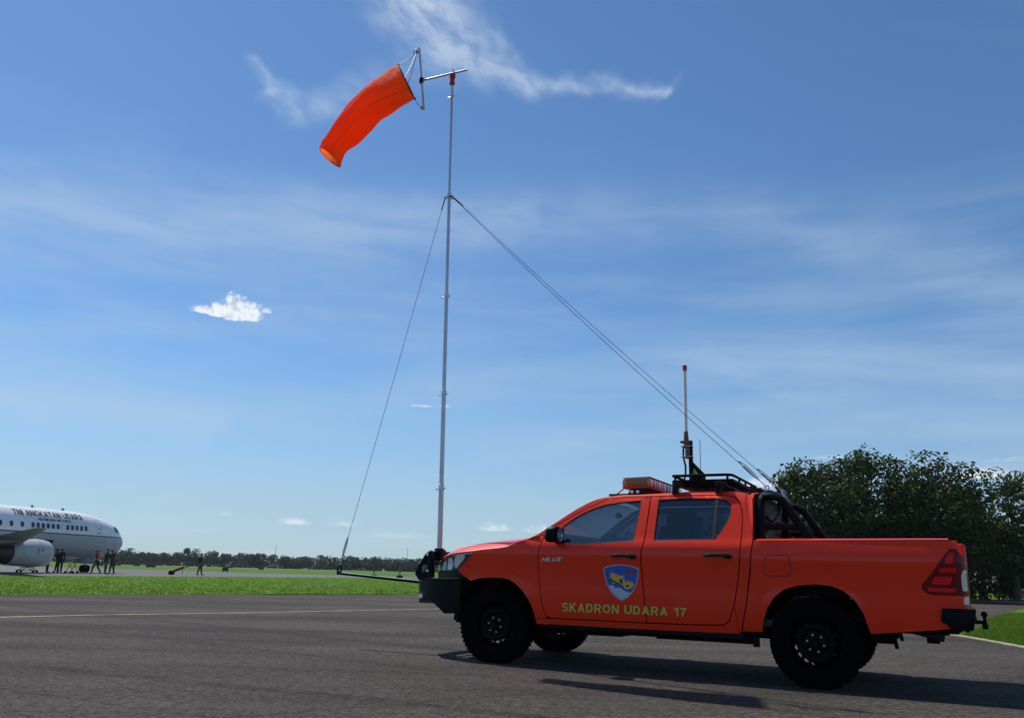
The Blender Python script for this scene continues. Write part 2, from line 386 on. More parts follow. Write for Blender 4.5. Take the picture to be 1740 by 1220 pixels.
def ribbon(P, h):
    vs = []; n = len(P)
    for i in range(n):
        d0 = Vector(P[i]) - Vector(P[i - 1]) if i else None; d1 = Vector(P[i + 1]) - Vector(P[i]) if i < n - 1 else None
        if P[0] == P[-1] or (Vector(P[0]) - Vector(P[-1])).length < 1e-6:
            if i == 0: d0 = Vector(P[0]) - Vector(P[-2])
            if i == n - 1: d1 = Vector(P[1]) - Vector(P[0])
        d0 = (d0 or d1).normalized(); d1 = (d1 or d0).normalized()
        n0, n1 = Vector((-d0.y, d0.x)), Vector((-d1.y, d1.x)); m = (n0 + n1).normalized(); m = m * h / max(.6, m.dot(n0))
        vs += [(P[i][0] + m.x, P[i][1] + m.y), (P[i][0] - m.x, P[i][1] - m.y)]
    return vs, [(2 * i, 2 * i + 1, 2 * i + 3, 2 * i + 2) for i in range(n - 1)]
def text_polys(body, bold=.098, italic=0.0, spacing=.09, grow=0.0):
    """letters as flat strokes; each stroke sits a hair above the one before, so none share a plane"""
    vs = []; fs = []; x = 0.0
    for ch_ in body:
        w, strokes = glyph(ch_, bold)
        for k, P in enumerate(strokes):
            v2, f2 = ribbon(P, bold + grow); b = len(vs)
            vs += [(x + p[0] + italic * p[1], p[1], k) for p in v2]; fs += [tuple(b + i for i in f) for f in f2]
        x += w + spacing
    x -= spacing
    return [(a / (x + italic), b, k) for a, b, k in vs], fs
def ring_strip(poly, d, Yf, side, off):
    q = inset(poly, d); n = len(poly)
    vs = [(x, side * (Yf(x, z) + off), z) for x, z in poly] + [(x, side * (Yf(x, z) + off), z) for x, z in q]
    return vs, [(i, (i + 1) % n, n + (i + 1) % n, n + i) for i in range(n)]

# ------------------------------------------------------------------ materials
m_blackmetal = mat('black_powder_coat', (.0035, .0035, .005), .42, spec=.12, var=.3, vscale=9, bump=.15, bscale=400, rvar=.1)
m_blackplastic = mat('black_plastic', (.009, .009, .010), .5, spec=.22, bump=.1, bscale=300)
m_rubber = mat('tyre_rubber', (.0035, .0035, .004), .95, spec=.05, var=.35, vscale=14, bump=.2, bscale=120)
m_seal = mat('window_rubber', (.008, .008, .009), .6)
m_dark = mat('dark_underside', (.006, .006, .006), .85, spec=.22, var=.4, vscale=6)
m_interior = mat('cabin_trim', (.05, .05, .055), .8, var=.2, vscale=8)
m_seat = mat('seat_cloth', (.06, .06, .07), .9, bump=.2, bscale=200)
m_chrome = mat('chrome', (.8, .8, .82), .08, 1.0)
m_steel = mat('galvanised_steel', (.55, .56, .58), .38, 1.0, var=.12, vscale=20, rvar=.1)
m_nut = mat('zinc_nut', (.7, .7, .7), .3, .9)
def paint_mat():
    m = bpy.data.materials.new('red_orange_car_paint'); m.use_nodes = True; t = m.node_tree; g_ = G(t); b = t.nodes['Principled BSDF']
    co = g_.n('ShaderNodeTexCoord').outputs['Object']
    c = g_.ramp(g_.noise(co, 2.2, 5, .6), [(.3, (.86, .026, .002)), (.7, (.91, .033, .003))])
    sep = g_.n('ShaderNodeSeparateXYZ'); t.links.new(co, sep.inputs[0])
    dust = g_.mul(g_.ss(g_.add(sep.outputs[2], g_.mul(g_.noise(co, 9, 5, .7), .25)), .72, .45), .10)   # road dust low on the doors
    c = g_.mixc(dust, c, (.20, .13, .09, 1)); t.links.new(c, b.inputs['Base Color'])
    b.inputs['Roughness'].default_value = .42; b.inputs['Specular IOR Level'].default_value = .2; b.inputs['Coat Weight'].default_value = .50; b.inputs['Coat IOR'].default_value = 1.42
    t.links.new(g_.ss(g_.noise(co, 5, 6, .7), .35, .8, .03, .12), b.inputs['Coat Roughness'])
    bn = g_.n('ShaderNodeBump'); bn.inputs['Strength'].default_value = .025; bn.inputs['Distance'].default_value = .004
    t.links.new(g_.noise(co, 5, 3), bn.inputs['Height']); t.links.new(bn.outputs[0], b.inputs['Coat Normal'])
    return m
m_paint = paint_mat()
m_gold = mat('gold_vinyl', (.80, .43, .05), .45)
m_goldedge = mat('dark_red_vinyl', (.16, .012, .008), .5)
m_white = mat('white_plastic', (.78, .78, .76), .35)
m_red = mat('red_paint', (.45, .02, .02), .4)
m_glass = glass_mat('tinted_window_glass', (.14, .18, .21), film=.105)
m_glass_dark = glass_mat('dark_tinted_window_glass', (.11, .14, .19), film=.03)
m_screen = glass_mat('windscreen_glass', (.60, .68, .68))
m_lens = glass_mat('clear_lamp_lens', (.93, .94, .95))
m_wire = mat('steel_cable', (.10, .10, .11), .5, .6)
m_sign_y = mat('yellow_vinyl', (.75, .62, .03), .5)

# ------------------------------------------------------------------ ground
def ground_mat(name, stops, scale, bump, bscale, rough=.9, streak=None, marks=(), dry=None, fine=None, fine_amt=.0, spec=.06):
    m = bpy.data.materials.new(name); m.use_nodes = True; t = m.node_tree; g_ = G(t); b = t.nodes['Principled BSDF']
    co = g_.n('ShaderNodeTexCoord').outputs['Object']
    c = g_.ramp(g_.noise(co, scale, 6, .6, .2), stops)
    if streak:
        ang, amt, sc = streak; mp = g_.n('ShaderNodeMapping'); t.links.new(co, mp.inputs[0]); mp.inputs['Rotation'].default_value = (0, 0, ang); mp.inputs['Scale'].default_value = (.12, 1, 1)
        st = g_.ss(g_.noise(mp.outputs[0], sc, 5, .6), .34, .66, 1 - amt, 1 + amt)
        c = g_.mixc(1.0, c, (1, 1, 1, 1), 'MULTIPLY') if False else c
        cc = g_.n('ShaderNodeCombineColor')
        for i in range(3): t.links.new(st, cc.inputs[i])
        c = g_.mixc(1.0, c, cc.outputs[0], 'MULTIPLY')
    sx = g_.n('ShaderNodeSeparateXYZ'); t.links.new(co, sx.inputs[0])
    if marks:
        w1 = g_.mul(g_.sub(g_.noise(co, .5, 5, .6), .5), 1.1); dark = None
        for (x0, y0), (x1, y1), wd, k in marks:      # old tyre tracks and sealed seams worn into the surface
            L = math.hypot(x1 - x0, y1 - y0); nx, ny = -(y1 - y0) / L, (x1 - x0) / L
            d = g_.m('ABSOLUTE', g_.add(g_.add(g_.mul(g_.sub(sx.outputs[0], x0), nx), g_.mul(g_.sub(sx.outputs[1], y0), ny)), g_.mul(w1, min(1, wd * 2.5))))
            v = g_.mul(g_.ss(d, wd, wd * .2), k); dark = v if dark is None else g_.mx(dark, v)
        dark = g_.mul(dark, g_.ss(g_.noise(co, 2.4, 6, .7), .30, .62, .15, 1.0))
        c = g_.mixc(dark, c, (.030, .028, .027, 1))
    if dry:
        c = g_.mixc(g_.mul(g_.ss(g_.noise(co, dry[0], 6, .68), .60, .74), dry[1]), c, (.17, .14, .05, 1))
    if fine:
        cc = g_.n('ShaderNodeCombineColor'); v = g_.n('ShaderNodeTexVoronoi'); v.inputs['Scale'].default_value = fine; t.links.new(co, v.inputs['Vector'])
        sp_ = g_.n('ShaderNodeSeparateColor'); t.links.new(v.outputs['Color'], sp_.inputs[0])
        f_ = g_.ss(sp_.outputs[0], 0.0, 1.0, 1 - fine_amt, 1 + fine_amt)
        f_ = g_.mul(f_, g_.ss(g_.noise(co, fine * .25, 3, .6), .3, .7, 1 - fine_amt * .8, 1 + fine_amt * .8))
        for i in range(3): t.links.new(f_, cc.inputs[i])
        c = g_.mixc(1.0, c, cc.outputs[0], 'MULTIPLY')
    t.links.new(c, b.inputs['Base Color']); b.inputs['Roughness'].default_value = rough; b.inputs['Specular IOR Level'].default_value = spec
    if bump:
        bn = g_.n('ShaderNodeBump'); bn.inputs['Strength'].default_value = bump; bn.inputs['Distance'].default_value = .02
        t.links.new(g_.noise(co, bscale, 6, .7), bn.inputs['Height']); t.links.new(bn.outputs[0], b.inputs['Normal'])
    return m
TR_YAW = math.radians(153.08)
m_asphalt = ground_mat('worn_asphalt', [(.28, (.052, .045, .039)), (.5, (.070, .060, .052)), (.75, (.090, .078, .069))], .40, 1.0, 48, .92, streak=(math.radians(24), .24, .7), fine=60, fine_amt=.38, spec=.12, marks=[((-4.47, 7.82), (-0.45, 5.92), .16, .75), ((-5.2, 7.1), (-1.5, 5.2), .05, .5), ((-10.2, 17.5), (-.84, 10.2), .25, .6), ((-11.0, 15.6), (0.2, 7.4), .12, .45), ((-20, 9), (12, 22), .35, .35), ((-6, 2.2), (9, 13.0), .05, .5)])
m_taxi = ground_mat('pale_taxiway_asphalt', [(.3, (.13, .13, .13)), (.7, (.18, .18, .178))], .12, .2, 20, .9)
m_run = ground_mat('runway_concrete', [(.3, (.30, .30, .29)), (.7, (.38, .38, .37))], .05, 0, 5, .9)
m_soil = ground_mat('lawn_soil_and_turf', [(.25, (.060, .130, .008)), (.5, (.080, .160, .011)), (.8, (.110, .185, .022))], .8, .6, 9, .95, fine=3.5, fine_amt=.25, dry=(.9, .75))
m_fargrass = ground_mat('distant_grass', [(.3, (.07, .135, .016)), (.7, (.10, .165, .026))], .05, .3, 2, .95)
m_line = mat('faded_line_paint', (.42, .36, .24), .8, var=.35, vscale=3, dark=(.17, .15, .12))
m_kerb = mat('pale_edge_concrete', (.36, .30, .21), .85, var=.3, vscale=4)

def sheet(name, poly, z, m, k='structure', sub=None):
    poly = [tuple(p) for p in poly]
    if sub:
        vs, tri = trimesh2d(poly, (), sub); o = rawmesh(name, [(x, y, z) for x, y in vs], tri, m)
    else:
        o = rawmesh(name, [(x, y, z) for x, y in poly], [tuple(range(len(poly)))], m)
    bm = bmesh.new(); bm.from_mesh(o.data); bmesh.ops.recalc_face_normals(bm, faces=bm.faces)
    if bm.faces and sum(f.normal.z for f in bm.faces) < 0: bmesh.ops.reverse_faces(bm, faces=bm.faces)
    bm.to_mesh(o.data); bm.free()
    return kind(o, k)
sheet('ground', [(-3500, -600), (3500, -600), (3500, 4500), (-3500, 4500)], -0.012, m_fargrass)
def wob(a, b, n, amp, seed):
    r = random.Random(seed); out = []
    for i in range(n + 1):
        t = i / n; out.append((a[0] + (b[0] - a[0]) * t + r.uniform(-amp, amp), a[1] + (b[1] - a[1]) * t + r.uniform(-amp, amp)))
    return out
# asphalt apron the truck stands on, running to the trees on the right
sheet('asphalt_apron', [(-80, -45), (80, -45), (80, 62), (42, 60), (27, 52), (12, 49), (6, 41.5), (-3.2, 32), (-8.1, 27.4), (-12.8, 22.2), (-36, -1)], -0.004, m_asphalt)
near_edge = wob((-36, -1), (-12.8, 21.9), 130, .16, 3) + wob((-12.8, 21.9), (-8.1, 27.0), 60, .18, 4)[1:] + wob((-8.1, 27.0), (-3.2, 31.5), 70, .2, 5)[1:] + wob((-3.2, 31.5), (6.0, 41), 40, .1, 6)[1:]
far_edge = [(8, 70), (3, 92), (-9.4, 86.5), (-14.5, 81.2), (-20.4, 67.5), (-25.1, 56.3), (-27.5, 46.6), (-36, 30), (-60, 10)]
strip_poly = near_edge + far_edge
sheet('grass_strip', strip_poly, 0.004, m_soil)
sheet('taxiway', [(-60, 10), (-36, 30), (-27.5, 46.6), (-25.1, 56.3), (-20.4, 67.5), (-14.5, 81.2), (-9.4, 86.5), (3, 92), (8, 104), (-20.3, 103), (-30, 103), (-44, 108), (-56, 113), (-100, 118), (-160, 60)], -0.004, m_taxi)
sheet('runway', [(-420, 296), (300, 285), (300, 300), (-420, 313)], -0.004, m_run)
# faded line on the apron
lp = [(-14.0, 7.0), (-7.9, 13.6), (-7.0, 14.75), (-5.15, 16.45), (-3.4, 18.4), (-1.7, 20.3), (2.0, 24.3), (5.5, 28.4)]
vs = []; fs = []
lpd = dens(lp, .25, closed=False); rr = random.Random(4)
for i, p in enumerate(lpd):
    a = Vector(lpd[max(0, i - 1)]); b = Vector(lpd[min(len(lpd) - 1, i + 1)]); t = (b - a).normalized(); n = Vector((-t.y, t.x)); w = .055 + rr.uniform(-.012, .012)
    vs += [(p[0] + n.x * w, p[1] + n.y * w, 0.0), (p[0] - n.x * w, p[1] - n.y * w, 0.0)]
kind(rawmesh('painted_line', vs, [(2 * i, 2 * i + 1, 2 * i + 3, 2 * i + 2) for i in range(len(lpd) - 1)], m_line), 'structure')
# grass island on the right with its pale edge
isl_core = [(7.5, 12.0), (7.72, 13.5), (7.85, 14.5), (7.95, 15.3), (9.3, 17.2), (12.6, 22.6), (15.8, 27.3), (20, 33.2), (27, 41), (34, 46), (40, 44), (40, 20), (30, 10), (18, 6), (10, 7.5)]
isl = rounded(isl_core, .8, 3)
o_is = sheet('grass_island', isl, 0.006, m_soil)
kb = MB(); cur_ = dens([(8.0, 11.0), (7.46, 12.0), (7.68, 13.5), (7.81, 14.5), (7.87, 15.2), (8.0, 15.6)], .3, closed=False)
rows = []
for i, p in enumerate(cur_):
    a = Vector(cur_[max(0, i - 1)]); b = Vector(cur_[min(len(cur_) - 1, i + 1)]); t = (b - a).normalized(); n = Vector((-t.y, t.x))
    rows.append([(p[0] + n.x * .05, p[1] + n.y * .05, .0), (p[0] + n.x * .05, p[1] + n.y * .05, .018), (p[0] - n.x * .05, p[1] - n.y * .05, .018), (p[0] - n.x * .05, p[1] - n.y * .05, .0)])
kb.grid(rows); kind(kb.build('pavement_edge', m_kerb), 'structure')

def blades(name, poly, count, h0, h1, w, zz, m, seed, bias=None, clump=1):
    r = random.Random(seed); xs = [p[0] for p in poly]; ys = [p[1] for p in poly]; vs = []; fs = []; tries = 0
    while len(fs) < count and tries < count * 12:
        tries += 1
        x = r.uniform(min(xs), max(xs)); y = r.uniform(min(ys), max(ys))
        if bias and r.random() > bias(x, y): continue
        if not pip((x, y), poly): continue
        for _ in range(clump):
            bx, by = x + r.gauss(0, .03), y + r.gauss(0, .03); a = r.uniform(0, 6.283); h = r.uniform(h0, h1); ww = w * r.uniform(.6, 1.3); ln = r.uniform(-.6, .6) * h; la = r.uniform(0, 6.283)
            ca, sa = math.cos(a) * ww, math.sin(a) * ww; i = len(vs)
            vs += [(bx - ca, by - sa, zz), (bx + ca, by + sa, zz), (bx + math.cos(la) * ln, by + math.sin(la) * ln, zz + h)]
            fs.append((i, i + 1, i + 2))
    return kind(rawmesh(name, vs, fs, m), 'stuff')
m_blade = foliage_mat('grass_blade', [(.055, .130, .006), (.08, .17, .008), (.105, .205, .013), (.17, .23, .04)], .4, .6)
def b1(x, y):
    d = math.hypot(x, y); return min(1, (26 / max(d, 1)) ** 2.0)
vis_strip = [p for p in near_edge if p[0] > -17] + [(8, 60), (-2, 86), (-9.6, 85), (-14.7, 80), (-20.6, 66.5), (-25.3, 55), (-27.7, 46), (-27, 35)]
blades('grass', vis_strip, 60000, .018, .05, .012, .003, m_blade, 11, b1, 3)
blades('island_grass', [(7.55, 12.1), (7.76, 13.5), (7.9, 14.5), (8.0, 15.25), (9.35, 17.2), (12.65, 22.6), (15.85, 27.3), (18, 29), (18, 24), (13, 13), (9, 11.6)], 60000, .02, .06, .009, .005, m_blade, 12, lambda x, y: min(1, (16 / math.hypot(x, y)) ** 2), 3)

# ------------------------------------------------------------------ trees
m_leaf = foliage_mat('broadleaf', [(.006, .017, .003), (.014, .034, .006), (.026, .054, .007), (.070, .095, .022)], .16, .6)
m_leaf_lt = foliage_mat('light_broadleaf', [(.020, .050, .008), (.040, .080, .012), (.075, .120, .024)], .25, .5)
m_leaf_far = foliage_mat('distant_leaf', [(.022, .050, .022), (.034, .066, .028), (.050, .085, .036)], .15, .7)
m_bark = mat('bark', (.09, .07, .055), .9, var=.35, vscale=12, bump=.5, bscale=40)
def leaves(vs, fs, c, R, n, size, r, flat=.75, up=.35):
    for _ in range(n):
        while True:
            d = Vector((r.gauss(0, 1), r.gauss(0, 1), r.gauss(0, 1)))
            if d.length > .01: break
        d.normalize(); rad = R * (r.uniform(.78, 1.04)); p = Vector(c) + Vector((d.x * rad, d.y * rad, d.z * rad * flat))
        nrm = (d * .7 + Vector((r.gauss(0, .5), r.gauss(0, .5), r.gauss(0, .5) + up))).normalized()
        a = nrm.orthogonal().normalized(); a = Matrix.Rotation(r.uniform(0, 6.283), 3, nrm) @ a; b = nrm.cross(a)
        s = size * r.uniform(.6, 1.25); w = s * r.uniform(.42, .6); i = len(vs)
        vs += [tuple(p - a * s * .5), tuple(p + b * w * .5 - nrm * s * .06), tuple(p + a * s * .5 - nrm * s * .12), tuple(p - b * w * .5 - nrm * s * .06)]
        fs.append((i, i + 1, i + 2, i + 3))
def tree(name, x, y, h, rx, label, seed, lmat, nclump=46, per=110, size=.24, base=.7, group=None, ry=None, trunk_r=.16, cat='tree'):
    r = random.Random(seed); root = empty(name, (x, y, 0)); tag(root, label, cat, group); ry = ry or rx
    cz = (h + base) / 2; hz = (h - base) / 2; vs = []; fs = []; limbs = []
    for k in range(nclump):
        while True:
            d = Vector((r.uniform(-1, 1), r.uniform(-1, 1), r.uniform(-1, 1)))
            if .25 < d.length < 1: break
        q = d.length ** .45 / d.length; d = d * q
        wz = 1.0 if d.z > -.2 else .92
        R = rx * r.uniform(.20, .40); c = (d.x * (rx - R * .75) * wz, d.y * (ry - R * .75) * wz, cz + d.z * (hz - R * .6))
        leaves(vs, fs, c, R, int(per * r.uniform(.6, 1.4)), size, r)
        if k % 4 == 0: limbs.append(c)
    leaves(vs, fs, (0, 0, cz), min(rx, hz) * .7, per * 5, size * 1.3, r)
    for k in range(int(nclump * 1.2)):      # loose sprays on the outline
        d = Vector((r.gauss(0, 1), r.gauss(0, 1), r.gauss(0, 1))).normalized()
        leaves(vs, fs, (d.x * rx * .98, d.y * ry * .98, cz + d.z * hz * .97), size * 1.1, 7, size * .9, r)
    rawmesh('crown', vs, fs, lmat, root)
    t = MB(); t.tube([(0, 0, -.1), (.04, .02, h * .2), (r.uniform(-.2, .2), r.uniform(-.2, .2), h * .5), (r.uniform(-.3, .3), r.uniform(-.3, .3), h * .8)], [trunk_r * 1.25, trunk_r, trunk_r * .7, trunk_r * .25], 8)
    for c in limbs[:9]:
        z0 = h * r.uniform(.15, .5); t.tube([(0, 0, z0), (c[0] * .5, c[1] * .5, (z0 + c[2]) * .5 + .2), c], [trunk_r * .45, trunk_r * .3, trunk_r * .1], 6)
    t.build('trunk', m_bark, root)
    return root
tree('broadleaf_tree', 15.6, 42.0, 7.0, 2.9, 'dense dark broadleaf tree directly behind the roll bar, leftmost of the big trees', 21, m_leaf, 66, 160)
tree('broadleaf_tree', 19.0, 44.5, 7.7, 3.2, 'broad dark tree behind the middle of the pickup bed, left of the tallest crown', 22, m_leaf, 70, 160)
tree('broadleaf_tree', 22.0, 43.5, 7.75, 3.1, 'tallest broad crown behind the rear half of the pickup bed', 23, m_leaf, 70, 160)
tree('broadleaf_tree', 24.3, 46.5, 6.9, 2.3, 'rounded dark tree behind the tail lamp, sloping down to the sky gap', 24, m_leaf, 60, 160)
tree('broadleaf_tree', 29.2, 49.0, 8.0, 2.1, 'ragged darker tree right of the sky gap, at the right edge of the photo', 25, m_leaf, 46, 115)
tree('broadleaf_tree', 32.4, 50.0, 7.9, 2.3, 'outermost tree at the far right, mostly cut off by the photo edge', 26, m_leaf, 44, 110)
tree('broadleaf_tree', 28.4, 51.0, 5.3, 2.4, 'lower yellow green tree filling the dip beneath the sky gap', 27, m_leaf_lt, 40, 110, .22, .4)
tree('slender_tree', 21.0, 49.0, 8.75, .7, 'thin taller treetop poking above the broad crowns', 28, m_leaf, 9, 80, .20, 6.2, trunk_r=.1)
tree('shrub', 29.6, 50.5, 1.5, 1.1, 'bright green low shrub on the verge beneath the right hand trees', 29, m_leaf_lt, 14, 90, .16, .05, trunk_r=.04, cat='shrub')
tree('shrub', 32.2, 51.0, 3.2, 1.9, 'tall leafy bush at the foot of the trees by the right edge', 30, m_leaf, 24, 90, .2, .1, trunk_r=.06, cat='shrub')
tree('shrub', 13.0, 44.0, 4.6, 1.2, 'smaller bush peeking out left of the big trees above the cab', 31, m_leaf_lt, 18, 80, .2, .5, trunk_r=.06, cat='shrub')
sheet('verge', [(20, 49.5), (27, 52), (42, 60), (60, 62), (60, 90), (10, 90), (12, 49)], 0.002, m_soil)
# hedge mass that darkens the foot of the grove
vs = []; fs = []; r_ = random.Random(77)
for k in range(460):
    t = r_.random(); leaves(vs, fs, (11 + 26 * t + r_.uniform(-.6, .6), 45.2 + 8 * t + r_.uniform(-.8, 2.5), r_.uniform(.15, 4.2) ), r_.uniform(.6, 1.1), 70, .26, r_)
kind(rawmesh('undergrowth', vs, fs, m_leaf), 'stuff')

def interp0(x, P):
    if x <= P[0][0]: return P[0][1]
    for a, b in zip(P, P[1:]):
        if x <= b[0]: return a[1] + (b[1] - a[1]) * (x - a[0]) / (b[0] - a[0])
    return P[-1][1]
def far_tree(x, y, h, rx, label, seed, palm=False, grp='distant trees along the far side of the airfield'):
    r = random.Random(seed); root = empty('palm_tree' if palm else 'distant_tree', (x, y, 0)); tag(root, label, 'tree', grp); vs = []; fs = []
    if palm:
        for k in range(16):
            a = r.uniform(0, 6.283); L = rx * r.uniform(.8, 1.1); pr = None; up_ = r.uniform(.1, .7)
            for j in range(5):
                t0, t1 = j / 5, (j + 1) / 5
                def P(t, s): return (math.cos(a) * L * t - math.sin(a) * s, math.sin(a) * L * t + math.cos(a) * s, h - rx * .3 + L * (up_ * t - 1.0 * t * t))
                w0, w1 = .45 * (1 - t0 * .8), .45 * (1 - t1 * .8); i = len(vs); vs += [P(t0, -w0), P(t0, w0), P(t1, w1), P(t1, -w1)]; fs.append((i, i + 1, i + 2, i + 3))
        top = h - rx * .3
    else:
        for k in range(15):
            d = Vector((r.uniform(-1, 1), r.uniform(-1, 1), r.uniform(-1, 1)))
            if d.length > 1: d.normalize()
            R = rx * r.uniform(.28, .5)
            leaves(vs, fs, (d.x * (rx - R * .7), d.y * (rx - R * .7), h * .55 + d.z * (h * .45 - R * .5)), R, 60, .8, r)
        top = h * .6
    rawmesh('crown', vs, fs, m_leaf_far, root)
    MB().tube([(0, 0, -.2), (.1, 0, top * .6), (0, 0, top)], [.22, .17, .1], 6).build('trunk', m_bark, root)
anchors = [(-141.0, 'the jet nose'), (-115.5, 'the man with the trolley'), (-86.9, 'the left thin mast'), (-63.5, 'the front guy wire'), (-37.0, 'the right thin mast')]
ordn = ['first', 'second', 'third', 'fourth', 'fifth', 'sixth', 'seventh', 'eighth', 'ninth', 'tenth', 'eleventh', 'twelfth']
tl = [(-146, 5.2), (-140.6, 5.8), (-135, 4.6), (-129.4, 5.2), (-124, 3.9), (-120, 5.4), (-114, 5.6), (-108.5, 5.3), (-102, 5.4), (-95.3, 5.8), (-88.6, 5.0), (-80, 4.6), (-71, 5.2), (-62.2, 6.0), (-57.7, 5.4), (-52.2, 5.9), (-44.4, 5.6), (-36, 5.6)]
r_ = random.Random(5); xx = -146.0; cnt_ = {}; i = 0
while xx < -27:
    zz = interp0(xx, tl); x = xx; xx += r_.uniform(3.4, 5.4); i += 1
    if abs(x + 116.8) < 2: continue
    palm = r_.random() < .13; an_ = [a for a in anchors if a[0] <= x] or [None]
    nm = an_[-1]; key = (nm, palm); cnt_[key] = cnt_.get(key, 0) + 1
    look = 'ragged palm' if palm else ('round dark tree' if i % 2 else 'uneven dark tree')
    lab = look + ', ' + (ordn[cnt_[key] - 1] + (' one' if palm else ' tree') + ' right of ' + nm[1] if nm else ordn[cnt_[key] - 1] + ' one seen under the jet nose') + ', far tree line'
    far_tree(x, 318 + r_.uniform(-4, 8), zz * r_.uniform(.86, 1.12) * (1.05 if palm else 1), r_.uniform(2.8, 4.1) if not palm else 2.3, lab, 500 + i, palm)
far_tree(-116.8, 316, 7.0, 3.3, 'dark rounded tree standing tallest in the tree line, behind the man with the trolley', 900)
vs = []; fs = []
for k in range(1600):
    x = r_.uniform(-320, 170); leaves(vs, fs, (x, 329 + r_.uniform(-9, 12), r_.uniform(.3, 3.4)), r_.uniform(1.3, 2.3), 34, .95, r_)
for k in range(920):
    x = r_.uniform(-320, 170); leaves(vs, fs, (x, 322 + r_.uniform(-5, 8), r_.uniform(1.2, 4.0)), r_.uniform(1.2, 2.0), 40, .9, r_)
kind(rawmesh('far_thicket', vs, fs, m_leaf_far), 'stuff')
for (a, e, lab) in ((-15.19, 1.45, 'thin distant lattice mast above the tree line, left one'), (-6.66, 1.55, 'thin distant lattice mast above the tree line near the pickup')):
    d = 500; x, y = d * math.sin(math.radians(a)), d * math.cos(math.radians(a)); hh = d * math.tan(math.radians(e))
    root = empty('radio_mast', (x, y, 0)); tag(root, lab, 'mast'); MB().tube([(0, 0, 0), (0, 0, hh)], .14, 4).build('mast_pole', m_steel, root)
    for k in range(8): MB().box((0, 0, hh * (.2 + k * .1)), (.5, .5, .12)).build('mast_brace', m_steel, root)

# ------------------------------------------------------------------ small boxes along the taxiway
m_boxdark = mat('dark_sign_box', (.02, .02, .022), .6)
for i, (x, y, w, lab) in enumerate([(-82.6, 174, 2.0, 'low dark marker box on the far grass behind the walking men'), (-92.2, 203, 2.0, 'low dark marker box on the far grass just right of the aircraft nose'), (-89, 206, 2.0, 'low dark marker box on the far grass, second right of the aircraft nose'), (-65.6, 158, 2.2, 'wide low dark marker box on the far grass left of the man with the trolley'), (-75, 232, 2.4, 'low dark marker box at the foot of the tree line right of the trolley man'), (-35.2, 107.3, 1.0, 'dark marker box by the taxiway just right of the man with the trolley'), (-53.0, 185.0, 1.5, 'low dark marker box on the far grass left of the boom end')]):
    w *= .75; root = empty('marker_box', (x, y, 0), r_.uniform(-.3, .3)); tag(root, lab, 'marker', 'dark marker boxes on the far grass')
    MB().prism([(-w / 2, .12), (w / 2, .12), (w / 2 - .05, .62), (-w / 2 + .05, .62)], 'xz', -.2, .2).build('cabinet', m_boxdark, root, bevel=.02)
    for s_ in (-1, 1): MB().box((s_ * w * .35, 0, .06), (.08, .25, .12)).build('foot', m_boxdark, root)
for (x, y, lab) in ((-13.6, 88.0, 'small dark taxiway light behind the boom, left one'), (-11.2, 90.0, 'small dark taxiway light behind the boom, nearer the bumper')):
    root = empty('taxiway_light', (x, y, 0)); tag(root, lab, 'light')
    MB().box((0, 0, .14), (.62, .4, .28)).build('base', m_boxdark, root, bevel=.02)
    MB().tube([(0, 0, .28), (0, 0, .62)], .05, 8).sphere((0, 0, .68), .11).build('lamp', m_boxdark, root)

# ------------------------------------------------------------------ the pickup truck (x forward from the rear axle, y to its left, z up)
TRX, TRY = 3.0258, 8.1686
def interp(t, xs, ys):
    if t <= xs[0]: return ys[0]
    for i in range(1, len(xs)):
        if t <= xs[i]:
            u = (t - xs[i - 1]) / (xs[i] - xs[i - 1]); return ys[i - 1] + u * (ys[i] - ys[i - 1])
    return ys[-1]
def smooth01(t): t = max(0, min(1, t)); return t * t * (3 - 2 * t)
DZ = [.36, .41, .45, .50, .56, .64, .72, .80, .88, .96, 1.02, 1.06, 1.10, 1.14, 1.175, 1.20, 1.215, 1.30, 1.40, 1.50, 1.58, 1.63, 1.66, 1.68]
DY = [.838, .856, .868, .878, .885, .888, .8875, .887, .889, .895, .901, .904, .902, .895, .882, .868, .858, .824, .783, .741, .706, .680, .655, .630]
BZ = [.36, .41, .45, .50, .56, .64, .72, .80, .88, .96, 1.02, 1.06, 1.09, 1.12, 1.15, 1.18, 1.20, 1.215, 1.23]
BY = [.838, .856, .868, .878, .885, .888, .8885, .889, .892, .899, .906, .908, .904, .894, .888, .886, .882, .872, .85]
def blur(t, xs, ys): return sum(w * interp(t + k * .011, xs, ys) for k, w in ((-2, .1), (-1, .25), (0, .3), (1, .25), (2, .1)))
def Y(x, z):
    d = blur(z, DZ, DY); b = blur(z, BZ, BY); k = smooth01((x - .40) / .12); y = b * (1 - k) + d * k
    if x > 2.55: y -= .085 * ((x - 2.55) / 1.3) ** 2.2
    if x < -.9: y -= .045 * ((-.9 - x) / .32) ** 2
    for cx in (0, 3.085):
        r = math.hypot(x - cx, (z - .36) * .94)
        if z > .36: y += .003 * math.exp(-((r - .45) / .06) ** 2)
    if x > 3.45: y -= .15 * ((x - 3.45) / .42) ** 2.2
    if x < -1.06:
        t = min(.999, (-1.06 - x) / .14); y -= .14 * (1 - math.sqrt(1 - t * t))
    return y
truck = empty('pickup_truck', (TRX, TRY, 0), TR_YAW)
tag(truck, 'orange red double cab pickup truck with black bull bar and gold door lettering', 'pickup truck')
WIN1 = [(2.359, 1.336), (2.263, 1.411), (2.157, 1.473), (2.041, 1.523), (1.923, 1.558), (1.764, 1.581), (1.567, 1.594), (1.564, 1.514), (1.578, 1.377), (1.597, 1.194), (1.942, 1.169), (2.15, 1.157), (2.345, 1.166)]
